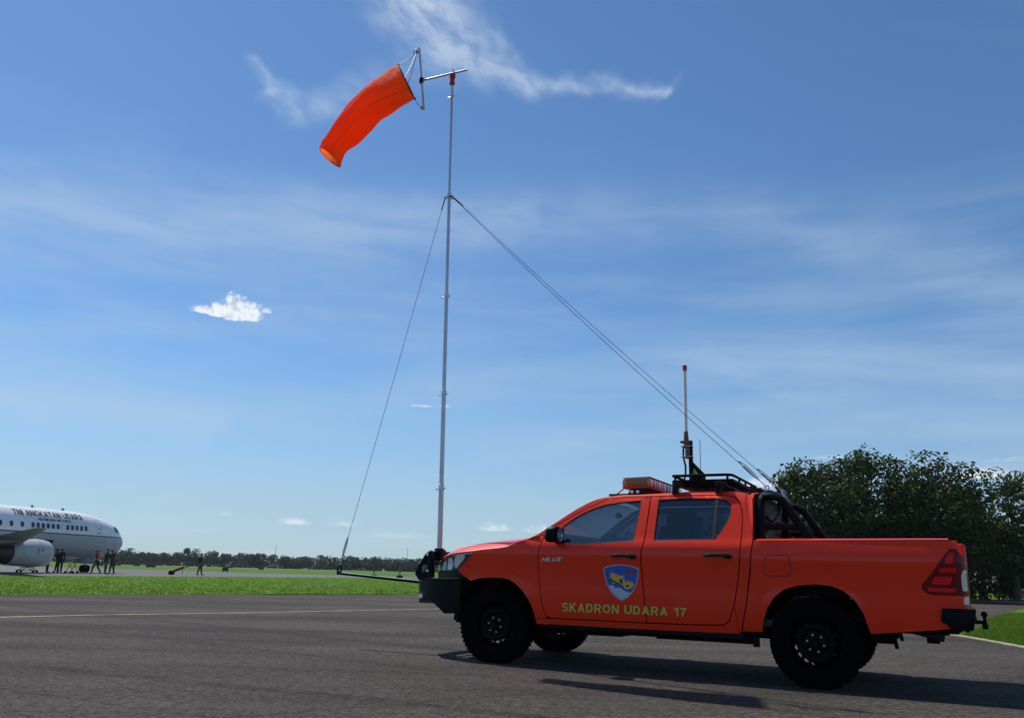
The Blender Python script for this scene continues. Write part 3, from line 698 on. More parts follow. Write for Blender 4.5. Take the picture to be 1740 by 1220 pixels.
WIN2 = [(1.392, 1.600), (1.089, 1.608), (.80, 1.602), (.725, 1.580), (.690, 1.535), (.680, 1.468), (.708, 1.388), (.766, 1.281), (.818, 1.211), (1.127, 1.204), (1.400, 1.197), (1.398, 1.361)]
FDOOR = [(2.53, 1.248), (2.552, 1.19), (2.575, 1.10), (2.584, 1.0), (2.58, .867), (2.557, .683), (2.527, .539), (2.50, .473), (2.45, .456), (1.932, .456), (1.480, .457), (1.490, .545), (1.498, .672), (1.514, .855), (1.524, .984), (1.520, 1.078), (1.512, 1.13), (1.498, 1.20), (1.486, 1.445), (1.482, 1.630), (1.734, 1.629), (1.925, 1.609), (2.108, 1.527), (2.262, 1.445), (2.43, 1.343)]
RDOOR = [(1.470, 1.630), (1.474, 1.445), (1.486, 1.20), (1.500, 1.13), (1.508, 1.078), (1.512, .984), (1.502, .855), (1.486, .672), (1.478, .545), (1.468, .458), (1.029, .462), (.768, .472), (.72, .512), (.672, .636), (.632, .819), (.605, .987), (.592, 1.156), (.585, 1.30), (.583, 1.402), (.595, 1.503), (.618, 1.565), (.66, 1.605), (.722, 1.621), (.796, 1.632), (1.09, 1.633)]
ARCH1 = [(2.617, .397), (2.622, .449), (2.643, .529), (2.688, .616), (2.757, .702), (2.836, .766), (2.915, .805), (2.995, .819), (3.135, .819), (3.236, .812), (3.31, .801), (3.378, .782)]
ARCH2 = [(.434, .427), (.415, .533), (.377, .632), (.316, .723), (.231, .79), (.117, .826), (-.027, .841), (-.151, .834), (-.255, .797), (-.341, .722), (-.401, .617), (-.435, .496), (-.446, .458)]
FENDER = [(2.545, 1.246), (2.562, 1.19), (2.584, 1.10), (2.593, 1.0), (2.589, .867), (2.566, .683), (2.536, .539), (2.515, .48), (2.50, .452)] + ARCH1[1:] + [(3.461, .825), (3.545, .885), (3.494, .923), (3.423, .986), (3.346, 1.058), (3.336, 1.080), (3.20, 1.096), (3.04, 1.111), (2.94, 1.124), (2.862, 1.162), (2.76, 1.195), (2.66, 1.222), (2.60, 1.238)]
ROCKER = [(.640, .400), (1.48, .394), (2.066, .391), (2.5, .386), (2.612, .390), (2.622, .444), (2.46, .446), (1.48, .447), (1.03, .452), (.762, .462), (.711, .505), (.664, .630), (.655, .56), (.634, .47)]
CABSIDE = [(2.70, 1.222), (2.657, 1.242), (2.61, 1.264), (2.549, 1.305), (2.474, 1.356), (2.398, 1.407), (2.323, 1.459), (2.232, 1.518), (2.125, 1.576), (2.056, 1.606), (1.977, 1.627), (1.89, 1.641), (1.803, 1.650), (1.638, 1.652), (1.404, 1.659), (1.1, 1.670), (.802, 1.668), (.655, 1.66), (.582, 1.653), (.545, 1.64), (.515, 1.62), (.492, 1.559), (.484, 1.42), (.483, 1.21), (.513, .972), (.562, .656), (.615, .43), (.632, .40), (.632, .47), (.655, .60), (.662, .636), (.622, .819), (.595, .987), (.582, 1.156), (.575, 1.30), (.573, 1.402), (.585, 1.505), (.609, 1.571), (.656, 1.614), (.720, 1.629), (.796, 1.640), (1.09, 1.641), (1.48, 1.638), (1.734, 1.637), (1.928, 1.617), (2.113, 1.535), (2.268, 1.453), (2.437, 1.351), (2.535, 1.256), (2.60, 1.244)]
BEDSIDE = [(.473, 1.203), (.509, .905), (.554, .64), (.603, .425), (.50, .425)] + ARCH2 + [(-.716, .486), (-.971, .516), (-1.06, .53), (-1.195, .56), (-1.195, .784), (-.93, .784), (-.893, .793), (-.860, .826), (-.861, .863), (-.892, .898), (-.941, .958), (-1.0, 1.040), (-1.06, 1.122), (-1.092, 1.152), (-1.15, 1.150), (-1.135, 1.19), (-1.10, 1.212), (-1.07, 1.221), (-.63, 1.219), (-.17, 1.213), (.2, 1.207)]
LAMP = [(-1.195, .790), (-.93, .790), (-.898, .798), (-.867, .829), (-.868, .861), (-.897, .894), (-.947, .955), (-1.006, 1.036), (-1.065, 1.117), (-1.097, 1.146), (-1.135, 1.148), (-1.175, 1.10), (-1.195, 1.06)]
m_badge = mat('satin_badge', (.75, .75, .77), .4, .3)
m_reflector = mat('lamp_reflector', (.90, .92, .95), .30, .1)
m_hlhouse = mat('headlamp_housing', (.06, .06, .068), .3, .2)
m_lampred = mat('red_tail_lens', (.80, .008, .010), .4, spec=.2, coat=.08)
m_lampdark = mat('smoked_tail_lens', (.16, .003, .004), .4, spec=.2, coat=.08)
m_lampwhite = mat('white_reverse_lens', (.75, .74, .66), .15, coat=1)

for sd in (1, -1):
    panel(MB(), FENDER, [], Y, sd, .03, .035).build('front_fender', m_paint, truck)
    fd = panel(MB(), FDOOR, [WIN1], Y, sd, .03, .035).build('front_door', m_paint, truck)
    rd = panel(MB(), RDOOR, [WIN2], Y, sd, .03, .035).build('rear_door', m_paint, truck)
    panel(MB(), ROCKER, [], Y, sd, .03, .05).build('rocker_panel', m_paint, truck)
    panel(MB(), CABSIDE, [], Y, sd, .03, .03).build('cab_side', m_paint, truck)
    panel(MB(), BEDSIDE, [], Y, sd, .035, .035).build('bed_side', m_paint, truck)
    for dr, wn_, gm in ((fd, WIN1, m_glass), (rd, WIN2, m_glass_dark)):
        wp = rounded(wn_, .012, 2)
        s_ = MB(); v_, f_ = ring_strip(dens(wp, .05), .013, Y, sd, -.004); s_.raw(v_, f_); s_.build('window_seal', m_seal, dr)
        panel(MB(), inset(wp, .004), [], Y, sd, 0, .07, -.012).build('window_pane', gm, dr)
    for pl_, wn_ in ((FDOOR, WIN1), (RDOOR, WIN2)): panel(MB(), pl_, [inset(wn_, -.006)], Y, sd, 0, .06, -.040).build('door_trim', m_interior, fd if pl_ is FDOOR else rd)
    panel(MB(), CABSIDE, [], Y, sd, 0, .05, -.045).build('pillar_trim', m_interior, truck)
    dv = [(.838, 1.592), (.812, 1.592), (.820, 1.215), (.846, 1.212)]
    panel(MB(), dv, [], Y, sd, .01, .05, -.002).build('window_divider', m_seal, rd)
    # door handles: a pull bar standing off the skin
    for dr, x0, x1, z0, z1 in ((fd, 1.812, 1.560, 1.052, 1.048), (rd, .917, .664, 1.068, 1.064)):
        hb = MB(); pts = []
        for i in range(11):
            t = i / 10; x = x0 + (x1 - x0) * t; z = z0 + (z1 - z0) * t + .010 * math.sin(math.pi * t)
            pts.append((x, sd * (Y(x, z) + .004 + .030 * min(1, math.sin(math.pi * t) * 1.8)), z))
        hb.tube(pts, [.010, .015, .0165, .0165, .016, .0155, .0155, .0165, .019, .019, .010], 8)
        hb.sphere((x1 + (x0 - x1) * .14, sd * (Y(x1, z1) + .016), z1), (.03, .018, .024), 10, 6)
        hb.build('door_handle', m_blackplastic, dr)
        cup = rounded([(x0 - .03, z0 - .022), (x1 + .03, z1 - .022), (x1 + .03, z1 + .032), (x0 - .03, z0 + .032)], .03, 4)
    # tail lamp wrapping the corner
    tl_ = panel(MB(), rounded(LAMP, .012, 2), [], Y, sd, .03, .03, .004).build('tail_lamp', m_lampdark, truck)
    for poly in ([(-.905, .812), (-1.10, .806), (-1.10, .838), (-.895, .842)], [(-.93, .868), (-1.06, .866), (-1.085, .905), (-1.085, .93), (-.96, .93)], [(-.985, .966), (-1.12, .962), (-1.12, 1.0), (-1.01, 1.002)], [(-1.04, 1.035), (-1.10, 1.03), (-1.115, 1.12), (-1.085, 1.118), (-1.05, 1.075)]):
        panel(MB(), rounded(poly, .012, 3), [], Y, sd, .006, .03, .0075).build('lamp_lens', m_lampred, tl_)
    panel(MB(), rounded([(-1.150, .82), (-1.190, .82), (-1.192, .985), (-1.170, .985), (-1.150, .94)], .012, 3), [], Y, sd, .006, .02, .0085).build('reverse_lens', m_lampwhite, tl_)
    panel(MB(), rounded([(-1.15, .715), (-1.19, .715), (-1.19, .775), (-1.155, .775)], .012, 3), [], Y, sd, .006, .02, .003).build('rear_reflector', m_lampwhite, truck)
    # headlamp
    HL = [(3.343, 1.076), (3.501, 1.063), (3.635, 1.047), (3.745, 1.022), (3.83, 1.0), (3.91, .965), (3.95, .915), (3.95, .868), (3.814, .868), (3.636, .874), (3.553, .890), (3.500, .928), (3.430, .990), (3.352, 1.060)]
    hl = panel(MB(), HL, [], Y, sd, 0, .04, -.055).build('headlamp', m_hlhouse, truck)
    panel(MB(), HL, [], Y, sd, .05, .035, -.002).build('lamp_glass', m_lens, hl)
    for poly, of in (([(3.46, 1.050), (3.60, 1.030), (3.64, .945), (3.60, .895), (3.55, .945), (3.47, 1.01)], -.03), ([(3.66, 1.02), (3.73, .998), (3.75, .885), (3.66, .885), (3.645, .94)], -.028), ([(3.77, .985), (3.86, .95), (3.90, .88), (3.78, .882)], -.03)):
        panel(MB(), rounded(poly, .03, 3), [], lambda x, z: Y(x, z) - .02 * math.cos((z - .95) * 18) * 1.0, sd, .01, .03, of + .01).build('reflector', m_reflector, hl)
    bl = MB(); bl.sphere((3.61, sd * (Y(3.61, .92) - .03), .925), (.035, .03, .035), 12, 8); bl.build('projector_lens', m_lens, hl)
    panel(MB(), [(3.35, 1.068), (3.50, 1.056), (3.64, 1.040), (3.64, 1.030), (3.50, 1.045), (3.37, 1.055)], [], Y, sd, .004, .04, -.02).build('day_light_strip', m_lampwhite, hl)
    panel(MB(), [(3.553, .884), (3.636, .868), (3.814, .860), (3.95, .858), (3.97, .79), (3.56, .79), (3.465, .822)], [], Y, sd, .03, .04, -.004).build('bumper_trim', m_blackplastic, truck)
    # black arch liners
    for cx, zc in ((0, .40), (3.085, .38)):
        w_ = MB(); rows = []
        for i in range(19):
            a = math.pi * i / 18; r0 = .455 + .012
            rows.append([(cx + r0 * math.cos(a), sd * yy, zc + r0 * math.sin(a) * (1.0 if cx else .99)) for yy in (.40, .60, .80, .872)])
        w_.grid(rows); w_.build('arch_liner', m_dark, truck)
# fuel flap, left hand rear quarter
FUEL = rounded([(.373, 1.057), (.36, 1.072), (.185, 1.075), (.166, 1.055), (.169, .93), (.19, .908), (.359, .905), (.38, .925)], .02, 3)
ff = panel(MB(), FUEL, [], Y, 1, .006, .03, .0022).build('fuel_flap', m_paint, truck)
gs = MB(); v_, f_ = ring_strip(dens(inset(FUEL, -.006), .03), .006, Y, 1, .0012); gs.raw(v_, f_); gs.build('flap_gap', m_seal, ff)

# hood, roof, windscreen: lofted between the two side edges
HX = [2.60, 2.66, 2.76, 2.862, 2.94, 3.04, 3.20, 3.336, 3.50, 3.635, 3.745, 3.83, 3.91, 3.95]
HZ = [1.240, 1.226, 1.199, 1.166, 1.128, 1.115, 1.100, 1.084, 1.067, 1.051, 1.026, 1.004, .969, .93]
SX = [2.58, 2.68, 2.85, 3.12, 3.40, 3.62, 3.79, 3.90, 3.98]; SZ = [1.278, 1.251, 1.228, 1.203, 1.170, 1.125, 1.068, 1.02, .955]
rows = []
for i in range(45):
    x = 2.60 + (3.95 - 2.60) * i / 44; ze = interp(x, HX, HZ); zs = max(interp(x, SX, SZ), ze + .004); ye = Y(x, min(ze, 1.2)) - .001
    row = []
    for k in range(41):
        v = -1 + k / 20; a = abs(v)
        prof = 1 - a ** 7 * 1.0; zz = ze + (zs - ze) * prof + .012 * max(0, math.cos(v * 1.6)) - .010 * math.exp(-((a - .62) / .05) ** 2)
        row.append((x + .05 * (1 - a * a) * (i / 44), ye * (1 if v > 0 else -1) * (a if a > 0 else 0), zz))
    rows.append(row)
hood = MB(); hood.grid(rows); hood.build('hood', m_paint, truck, angle=1.2)
EX = [(p[0], p[1]) for p in CABSIDE[:25]]
def edge_at(x):
    for i in range(len(EX) - 1):
        (x0, z0), (x1, z1) = EX[i], EX[i + 1]
        if x1 <= x <= x0: return z0 + (z1 - z0) * (x0 - x) / max(1e-6, x0 - x1)
    return EX[-1][1]
def loft(xa, xb, n, name, m, lift, bulge, inn=0.0, inz=0.0, parent=truck):
    rows = []
    for i in range(n + 1):
        x = xa + (xb - xa) * i / n; z = edge_at(x); y = Y(x, z) - inn; row = []
        for k in range(25):
            v = -1 + k / 12; c_ = 1 - abs(v) ** 2.2
            row.append((x + bulge(x) * c_, y * v, z - inz + lift(x) * c_))
        rows.append(row)
    b_ = MB(); b_.grid(rows); return b_.build(name, m, parent, angle=1.2)
bul = lambda x: .11 * smooth01((x - 1.7) / .6)
loft(2.02, .492, 40, 'roof', m_paint, lambda x: .05 * smooth01((x - .46) / .15), bul, .0, .0005)
ws = loft(2.62, 2.03, 20, 'windscreen', m_screen, lambda x: .03, bul, .035, .012)
loft(2.70, 2.60, 6, 'scuttle', m_blackplastic, lambda x: .0, bul, .02, .02)
# rear cab wall with its window
rw = MB(); cabp = [(-.86, 1.02), (.86, 1.02), (.855, 1.20), (.70, 1.60), (.60, 1.655), (-.60, 1.655), (-.70, 1.60), (-.855, 1.20)]
rw.prism(cabp, 'yz', .492, .52); rwo = rw.build('cab_back', m_paint, truck)
wb = MB(); wb.prism(rounded([(-.76, 1.215), (.76, 1.215), (.66, 1.585), (-.66, 1.585)], .05), 'yz', .484, .490); wb.build('rear_window', m_glass_dark, rwo)  # pane oversized, its dark tint also stands for shade on the wall
# cabin: liner, seats, dash, wheel
cb = MB(); cb.box((1.4, 0, .50), (2.2, 1.62, .06)); cb.box((1.25, 0, 1.665), (1.4, 1.16, .02)); cb.box((.56, 0, .80), (.04, 1.6, .62))
for sd in (1, -1): cb.box((1.5, sd * .84, .80), (1.9, .02, .62)); cb.box((1.49, sd * .735, 1.40), (.09, .02, .46), (sd * .37, 0, 0))
cb.build('cabin_lining', m_interior, truck)
ds = MB(); ds.prism([(2.05, .75), (2.10, 1.10), (2.30, 1.17), (2.60, 1.16), (2.60, .75)], 'xz', -.78, .78); ds.build('dashboard', m_interior, truck, bevel=.03)
MB().prism([(2.44, 1.10), (2.48, 1.250), (2.585, 1.292), (2.596, .70), (2.50, .70)], 'xz', -.74, .74).build('scuttle_panel', m_blackplastic, truck)
for (x, y, nm) in ((1.62, .37, 0), (1.62, -.37, 0), (.80, .40, 1), (.80, -.40, 1)):
    st = MB(); st.box((x + .12, y, .80), (.50, .50, .14)); st.box((x - .20, y, 1.08), (.13, .48, .56), (0, -.26, 0)); so = st.build('seat', m_seat, truck, bevel=.04)
    hr = MB(); hr.box((x - .30, y, 1.435), (.10, .27, .17), (0, -.2, 0)); hr.tube([(x - .27, y - .05, 1.3), (x - .29, y - .05, 1.42)], .008, 6); hr.tube([(x - .27, y + .05, 1.3), (x - .29, y + .05, 1.42)], .008, 6); hr.build('headrest', m_seat, so, bevel=.03)
sw = MB(); rows = []
for i in range(25):
    a = 2 * math.pi * i / 24; row = []
    for k in range(9):
        b_ = 2 * math.pi * k / 8; rr_ = .185 + .016 * math.cos(b_); p = rotm(0, -.45 - math.pi / 2 + .9, 0) @ Vector((rr_ * math.cos(a), rr_ * math.sin(a), .016 * math.sin(b_)))
        row.append((2.0 + p.x, -.37 + p.y, 1.17 + p.z))
    rows.append(row)
sw.grid(rows); sw.tube([(2.0, -.37, 1.17), (2.25, -.37, 1.05)], .03, 8); sw.build('steering_wheel', m_blackplastic, truck)
MB().sphere((2.05, 0, 1.50), (.02, .10, .035), 12, 8).build('rear_view_mirror', m_blackplastic, truck)

# bed: floor, head board, inner walls, tailgate
bd = MB(); bd.box((-.32, 0, .885), (1.62, 1.52, .03)); bd.box((.44, 0, 1.04), (.03, 1.62, .34))
for sd in (1, -1):
    bd.box((-.32, sd * .79, 1.05), (1.66, .03, .34)); rows = []
    for i in range(27):
        x = .455 - i * (1.54 / 26); rows.append([(x, sd * (Y(x, 1.205) - .004), 1.208 + .016 * min(1, i / 26)), (x, sd * (Y(x, 1.205) - .03), 1.222 + .012 * min(1, i / 26)), (x, sd * .78, 1.218 + .012 * min(1, i / 26))])
    bd.grid(rows)
bd.build('bed', m_paint, truck)
tg = MB(); tg.prism([(-1.20, .60), (-1.150, .60), (-1.150, 1.195), (-1.185, 1.198), (-1.205, 1.18)], 'xz', -.735, .735)
tgo = tg.build('tailgate', m_paint, truck, bevel=.008)
MB().box((-1.213, 0, 1.08), (.02, .26, .09)).build('tailgate_handle', m_blackplastic, tgo, bevel=.006)

# front: grille, bull bar with plate wings, hoop tube, boom mount, winch face
gr = MB(); gr.prism([(3.93, .60), (3.96, .86), (3.93, .96), (3.80, .98), (3.80, .60)], 'xz', -.56, .56); gro = gr.build('grille', m_blackplastic, truck)
for k in range(3): MB().box((3.965, 0, .70 + k * .09), (.02, 1.0, .03)).build('grille_bar', m_chrome, gro, bevel=.004)
PL = [(3.49, .870, .800, .452), (3.60, .868, .800, .450), (3.70, .858, .798, .440), (3.80, .832, .796, .500), (3.90, .80, .795, .558), (4.06, .715, .790, .562), (4.085, .70, .786, .585), (4.20, .56, .782, .56), (4.30, .40, .780, .52), (4.31, .0, .780, .50)]
bp = MB(); ring = [(x, y, t, b) for x, y, t, b in PL] + [(x, -y, t, b) for x, y, t, b in reversed(PL[:-1])]
rows = [[(x - .10 * (1 if i < 2 else .6), y * .80, t - .004) , (x - .012, y - (.012 if y > 0 else -.012), t), (x, y, t - .012), (x, y, (t + b) / 2 + .04), (x - .01, y * .995, b + .012), (x - .015, y * .98, b), (x - .16, y * .75, b + .004)] for i, (x, y, t, b) in enumerate(ring)]
bp.grid(rows); bpo = bp.build('bull_bar', m_blackmetal, truck, angle=.35)
lip = MB(); lip.grid([[(x - .004, y + (.004 if y > 0 else -.004) , t - .002), (x - .05, y * .95, t + .003)] for x, y, t, b in ring]); lip.build('top_flange', m_blackmetal, bpo)
for sd in (1, -1):
    wv = [(4.22, .84), (4.196, .886), (4.088, 1.06), (4.04, 1.079), (3.995, 1.058), (3.972, .800), (4.16, .765)]
    wh = [(4.168, .850), (4.142, .908), (4.070, .980), (4.046, .944), (4.09, .856)]
    panel(MB(), rounded(wv, .02, 3), [rounded(wh, .02, 3)], lambda x, z: .625 + .0 * x, sd, .012, .06).build('bull_bar_wing', m_blackmetal, truck)
    up_ = MB(); up_.tube([(3.985, sd * .645, .80), (3.995, sd * .645, 1.0), (4.02, sd * .640, 1.052), (4.04, sd * .60, 1.060)], .033, 12); up_.build('bull_bar_upright', m_blackmetal, truck)
    for (x, z) in ((4.03, 1.045), (4.02, .87)): MB().lathe([(0, .012), (.014, .012), (.014, 0)], (x, sd * .675, z), 'Y', 10, sgn=sd).build('wing_bolt', m_nut, truck)
    tp = MB(); tp.lathe([(.0, .004), (.026, .004), (.026, -.01)], (4.068, sd * .718, .605), 'Y', 14, sgn=sd); tp.build('shackle_point', m_nut, bpo)
    MB().box((3.52, sd * .80, .41), (.03, .12, .10), (0, .2, 0)).build('mud_tab', m_dark, truck)
MB().tube([(4.04, .60, 1.055), (4.04, -.60, 1.055)], .030, 12).build('bull_bar_tube', m_blackmetal, truck)
MB().tube([(4.23, .52, .80), (4.24, .50, .93), (4.25, .44, .96), (4.25, -.44, .96), (4.24, -.5, .93), (4.23, -.52, .80)], .028, 10).build('centre_hoop', m_blackmetal, truck)

# wheels
m_rim = mat('black_steel_wheel', (.0025, .0025, .003), .5, spec=.10, var=.3, vscale=8)
def wheel(cx, sd):
    w = empty('wheel', (0, 0, 0)); w.parent = truck; o = (cx, sd * .775, .3566)
    ty = MB(); ty.lathe([(.226, -.115), (.226, .108), (.236, .122), (.262, .133), (.300, .137), (.335, .133), (.355, .125), (.366, .112), (.374, .085), (.377, .03), (.377, -.03), (.374, -.085), (.366, -.112), (.355, -.125), (.335, -.133), (.30, -.137), (.25, -.13), (.226, -.115)], o, 'Y', 64, sgn=sd)
    for k in range(52):
        a = 2 * math.pi * k / 52
        for s_, da in ((1, 0), (-1, .06)):
            c = (o[0] + .358 * math.cos(a + da), o[1] + s_ * .112, o[2] + .358 * math.sin(a + da)); ty.box(c, (.024, .036, .027), (0, -(a + da), s_ * .12))
        c = (o[0] + .3735 * math.cos(a), o[1] + (.035 if k % 2 else -.035), o[2] + .3735 * math.sin(a)); ty.box(c, (.012, .05, .03), (0, -a, .3))
    for rr_ in (.285, .318): ty.lathe([(rr_ - .004, .1365), (rr_, .1395), (rr_ + .004, .1365)], o, 'Y', 64, sgn=sd)
    ty.v = [(x, y, max(z, .0)) for x, y, z in ty.v]
    ty.build('tyre', m_rubber, w, angle=.7)
    rb = MB(); rb.lathe([(.228, .112), (.232, .104), (.222, .098), (.212, .085), (.206, .05), (.205, -.10), (.226, -.115)], o, 'Y', 48, sgn=sd)
    # pressed disc with a ring of oval holes
    def circ(x, z, a, b, rot, n=12): return [(x + a * math.cos(2 * math.pi * i / n) * math.cos(rot) - b * math.sin(2 * math.pi * i / n) * math.sin(rot), z + a * math.cos(2 * math.pi * i / n) * math.sin(rot) + b * math.sin(2 * math.pi * i / n) * math.cos(rot)) for i in range(n)]
    holes = [circ(.165 * math.cos(q), .165 * math.sin(q), .011, .020, q) for q in [2 * math.pi * (i + .35) / 16 for i in range(16)]] + [circ(0, 0, .036, .036, 0)]
    prof = lambda r: interp(r, [.03, .055, .085, .10, .118, .14, .185, .206], [.070, .066, .052, .050, .070, .076, .060, .030])
    v2, t2 = trimesh2d(circ(0, 0, .206, .206, 0, 48), holes, .014)
    rb.raw([(o[0] + x, o[1] + sd * prof(math.hypot(x, z)), o[2] + z) for x, z in v2], t2)
    rb.build('rim', m_rim, w, angle=.7)
    MB().lathe([(0, .098), (.026, .097), (.036, .085), (.038, .055)], o, 'Y', 24, sgn=sd).build('hub_cap', m_rim, w)
    for k in range(6):
        q = 2 * math.pi * (k + .22) / 6; n_ = MB(); n_.lathe([(0, .078), (.007, .077), (.0105, .070), (.0115, .048)], (o[0] + .0699 * math.cos(q), o[1], o[2] + .0699 * math.sin(q)), 'Y', 6, sgn=sd); n_.build('wheel_nut', m_nut, w)
    MB().lathe([(0, .0), (.15, .0), (.15, -.06), (0, -.06)], o, 'Y', 24, sgn=sd).build('brake_drum', m_dark, w)
for cx in (3.085, 0):
    for sd in (1, -1): wheel(cx, sd)

# chassis
ch = MB(); ch.box((.485, 0, .74), (.02, 1.66, .58))
for sd in (1, -1):
    ch.box((1.5, sd * .42, .43), (4.2, .08, .14)); ch.box((-.85, sd * .42, .50), (.5, .08, .07)); ch.box((1.55, sd * .70, .385), (1.9, .30, .05)); ch.box((-.75, sd * .62, .505), (.55, .35, .07))
    ch.tube([(.62, sd * .52, .42), (0, sd * .52, .33), (-.62, sd * .52, .46)], .025, 6)
    ch.tube([(-.05, sd * .45, .40), (-.15, sd * .40, .72)], .03, 6)
    ch.tube([(3.085, sd * .60, .30), (2.6, sd * .45, .34)], .03, 6)
for x in (-.9, -.3, .7, 1.5, 2.4, 3.5): ch.box((x, 0, .43), (.10, .84, .10))
ch.box((0, 0, .80), (1.2, 1.30, .13)); ch.box((2.7, 0, .42), (1.5, .5, .30)); ch.box((1.5, 0, .385), (.9, .34, .20)); ch.box((1.0, .55, .385), (.9, .24, .16)); ch.box((3.4, 0, .42), (.5, 1.1, .10))
ch.tube([(0, -.68, .3566), (0, .68, .3566)], .045, 10); ch.sphere((0, .05, .345), (.16, .14, .14), 12, 8); ch.tube([(3.085, -.68, .3566), (3.085, .68, .3566)], .035, 8); ch.sphere((3.0, -.1, .33), (.14, .12, .11), 12, 8)
ch.tube([(1.5, 0, .40), (.1, .05, .36)], .035, 8)
ch.build('chassis', m_dark, truck)
MB().prism([(2.25, .30), (2.0, .295), (1.9, .31), (1.9, .40), (2.3, .40)], 'xz', .2, .5).build('skid_plate', m_dark, truck)
ex = MB(); ex.tube([(.9, .30, .38), (.45, .50, .38), (.2, .48, .56), (-.25, .50, .56), (-.7, .52, .50), (-.985, .50, .43)], .033, 10); ex.build('exhaust_pipe', mat('sooty_steel', (.05, .045, .04), .5, .6), truck)
for sd in (1, -1):
    MB().box((.50, sd * .80, .345), (.05, .05, .10)).build('jack_point', m_dark, truck)
    MB().tube([(-.60, sd * .55, .45), (-.62, sd * .55, .33)], .018, 6).build('spring_shackle', m_dark, truck)
# rear step bumper and tow ball
rbm = MB(); rbm.prism([(-.990, .684), (-.972, .582), (-1.015, .560), (-1.075, .488), (-1.135, .520), (-1.148, .505), (-1.200, .526), (-1.232, .684)], 'xz', -.915, .915)
rbo = rbm.build('rear_bumper', m_blackmetal, truck, bevel=.008)
tb = MB(); tb.box((-1.27, 0, .555), (.12, .06, .03)); tb.tube([(-1.225, 0, .65), (-1.245, 0, .56)], .016, 8); tb.tube([(-1.315, 0, .525), (-1.315, 0, .60)], .014, 10); tb.sphere((-1.315, 0, .622), .027, 14, 10); tb.lathe([(0, .50), (.024, .50), (.024, .54), (0, .54)], (-1.315, 0, 0), 'Z', 10); tb.build('tow_ball', m_blackmetal, truck)

# mirrors
for sd in (1, -1):
    mb_ = MB(); mb_.sphere((0, 0, 0), 1.0, 24, 16); se = lambda q, e: math.copysign(abs(q) ** e, q)
    mb_.v = [(2.365 + .082 * se(x, .62) - .012 * z, sd * 1.0 + .105 * se(y, .6), 1.247 + .076 * se(z, .66) * (1 + .12 * y * sd)) for x, y, z in mb_.v]
    mb_.v = [(x if x > 2.315 else 2.315, y, z) for x, y, z in mb_.v]
    mo = mb_.build('side_mirror', m_blackmetal, truck, angle=.8)
    MB().tube([(2.36, sd * .83, 1.19), (2.37, sd * .93, 1.195)], [.04, .035], 10).build('mirror_arm', m_blackplastic, mo)
    MB().lathe([(0, 0), (.062, .0), (.066, .004)], (2.312, sd * 1.0, 1.245), 'X', 20, sgn=-1).build('mirror_glass', m_chrome, mo)
    vb = panel(MB(), [(2.352, 1.16), (2.352, 1.345), (2.28, 1.21), (2.215, 1.165)], [], Y, sd, .01, .05, .002) if False else None

# sport bar in the bed
sb = MB()
for sd in (1, -1):
    sb.tube([(.43, sd * .70, 1.20), (.425, sd * .69, 1.50), (.415, sd * .675, 1.58), (.395, sd * .62, 1.625), (.37, sd * .50, 1.650), (.37, 0, 1.66)], .043, 12, cap=False)
sb.build('roll_hoop', m_blackmetal, truck)
for sd in (1, -1):
    b_ = MB(); b_.tube([(.40, sd * .655, 1.615), (.30, sd * .68, 1.615), (.235, sd * .69, 1.575), (.02, sd * .71, 1.25), (-.01, sd * .71, 1.19)], .038, 12); b_.build('roll_bar_brace', m_blackmetal, truck)
    b_ = MB(); b_.box((.25, sd * .70, 1.335), (.34, .035, .055)); b_.build('roll_bar_side_rail', m_blackmetal, truck, bevel=.008)
    b_ = MB(); b_.tube([(.40, sd * .62, 1.30), (.33, sd * .2, 1.50), (.37, 0, 1.63)], .016, 8); b_.build('roll_bar_gusset', m_blackmetal, truck)
    ez = 1.700 if sd > 0 else 1.755; ey = .55 * sd; ex_ = .386 if sd > 0 else .406
    b_ = MB(); b_.tube([(ex_, ey, 1.655), (ex_, ey, ez - .012)], .012, 8)
    b_.tube([(ex_ + .02 * math.cos(a), ey, ez + .008 + .02 * math.sin(a)) for a in [i * .5236 for i in range(13)]], .006, 6); b_.build('eye_bolt', m_steel, truck)
MB().tube([(.38, -.66, 1.42), (.38, .66, 1.42)], .022, 8).build('roll_bar_cross_tube', m_blackmetal, truck)

hbp = MB(); hbp.prism(rounded([(-.60, 1.16), (.60, 1.16), (.56, 1.60), (-.56, 1.60)], .04), 'yz', .448, .456); hbp.build('cab_shade_panel', m_blackmetal, truck)  # added black panel standing in for the shade behind the cab
MB().box((.472, 0, 1.60), (.02, 1.22, .10)).build('cab_shade_strip', m_blackmetal, truck)  # added black strip, continues the stand-in shade above the panel
# roof: warning light bar
lb = MB(); lb.prism([(1.79, 1.722), (1.515, 1.722), (1.515, 1.745), (1.80, 1.745)], 'xz', -.60, .60); lbo = lb.build('light_bar', m_red, truck, bevel=.006)
m_amber = mat('amber_lens', (.75, .17, .015), .15, coat=1, bump=.25, bscale=140); m_redlens = mat('red_lens', (.50, .03, .02), .15, coat=1, bump=.25, bscale=140); m_bluelens = mat('blue_lens', (.02, .06, .42), .15, coat=1, bump=.25, bscale=140)
m_frost = mat('frosted_lens', (.62, .45, .42), .2, coat=1)
LBP = [(1.795, 1.745), (1.800, 1.79), (1.785, 1.818), (1.72, 1.828), (1.53, 1.830), (1.515, 1.82), (1.513, 1.745)]
segs = [(.60, .46, m_amber), (.455, .36, m_redlens), (.355, .32, m_frost), (.315, .16, m_redlens), (.155, .125, m_frost), (.12, -.02, m_redlens), (-.025, -.12, m_bluelens), (-.125, -.24, m_bluelens), (-.245, -.36, m_bluelens), (-.365, -.48, m_bluelens), (-.485, -.60, m_amber)]
for a, b, m_ in segs: MB().prism(LBP, 'xz', b, a).build('light_lens', m_, lbo, bevel=.004)
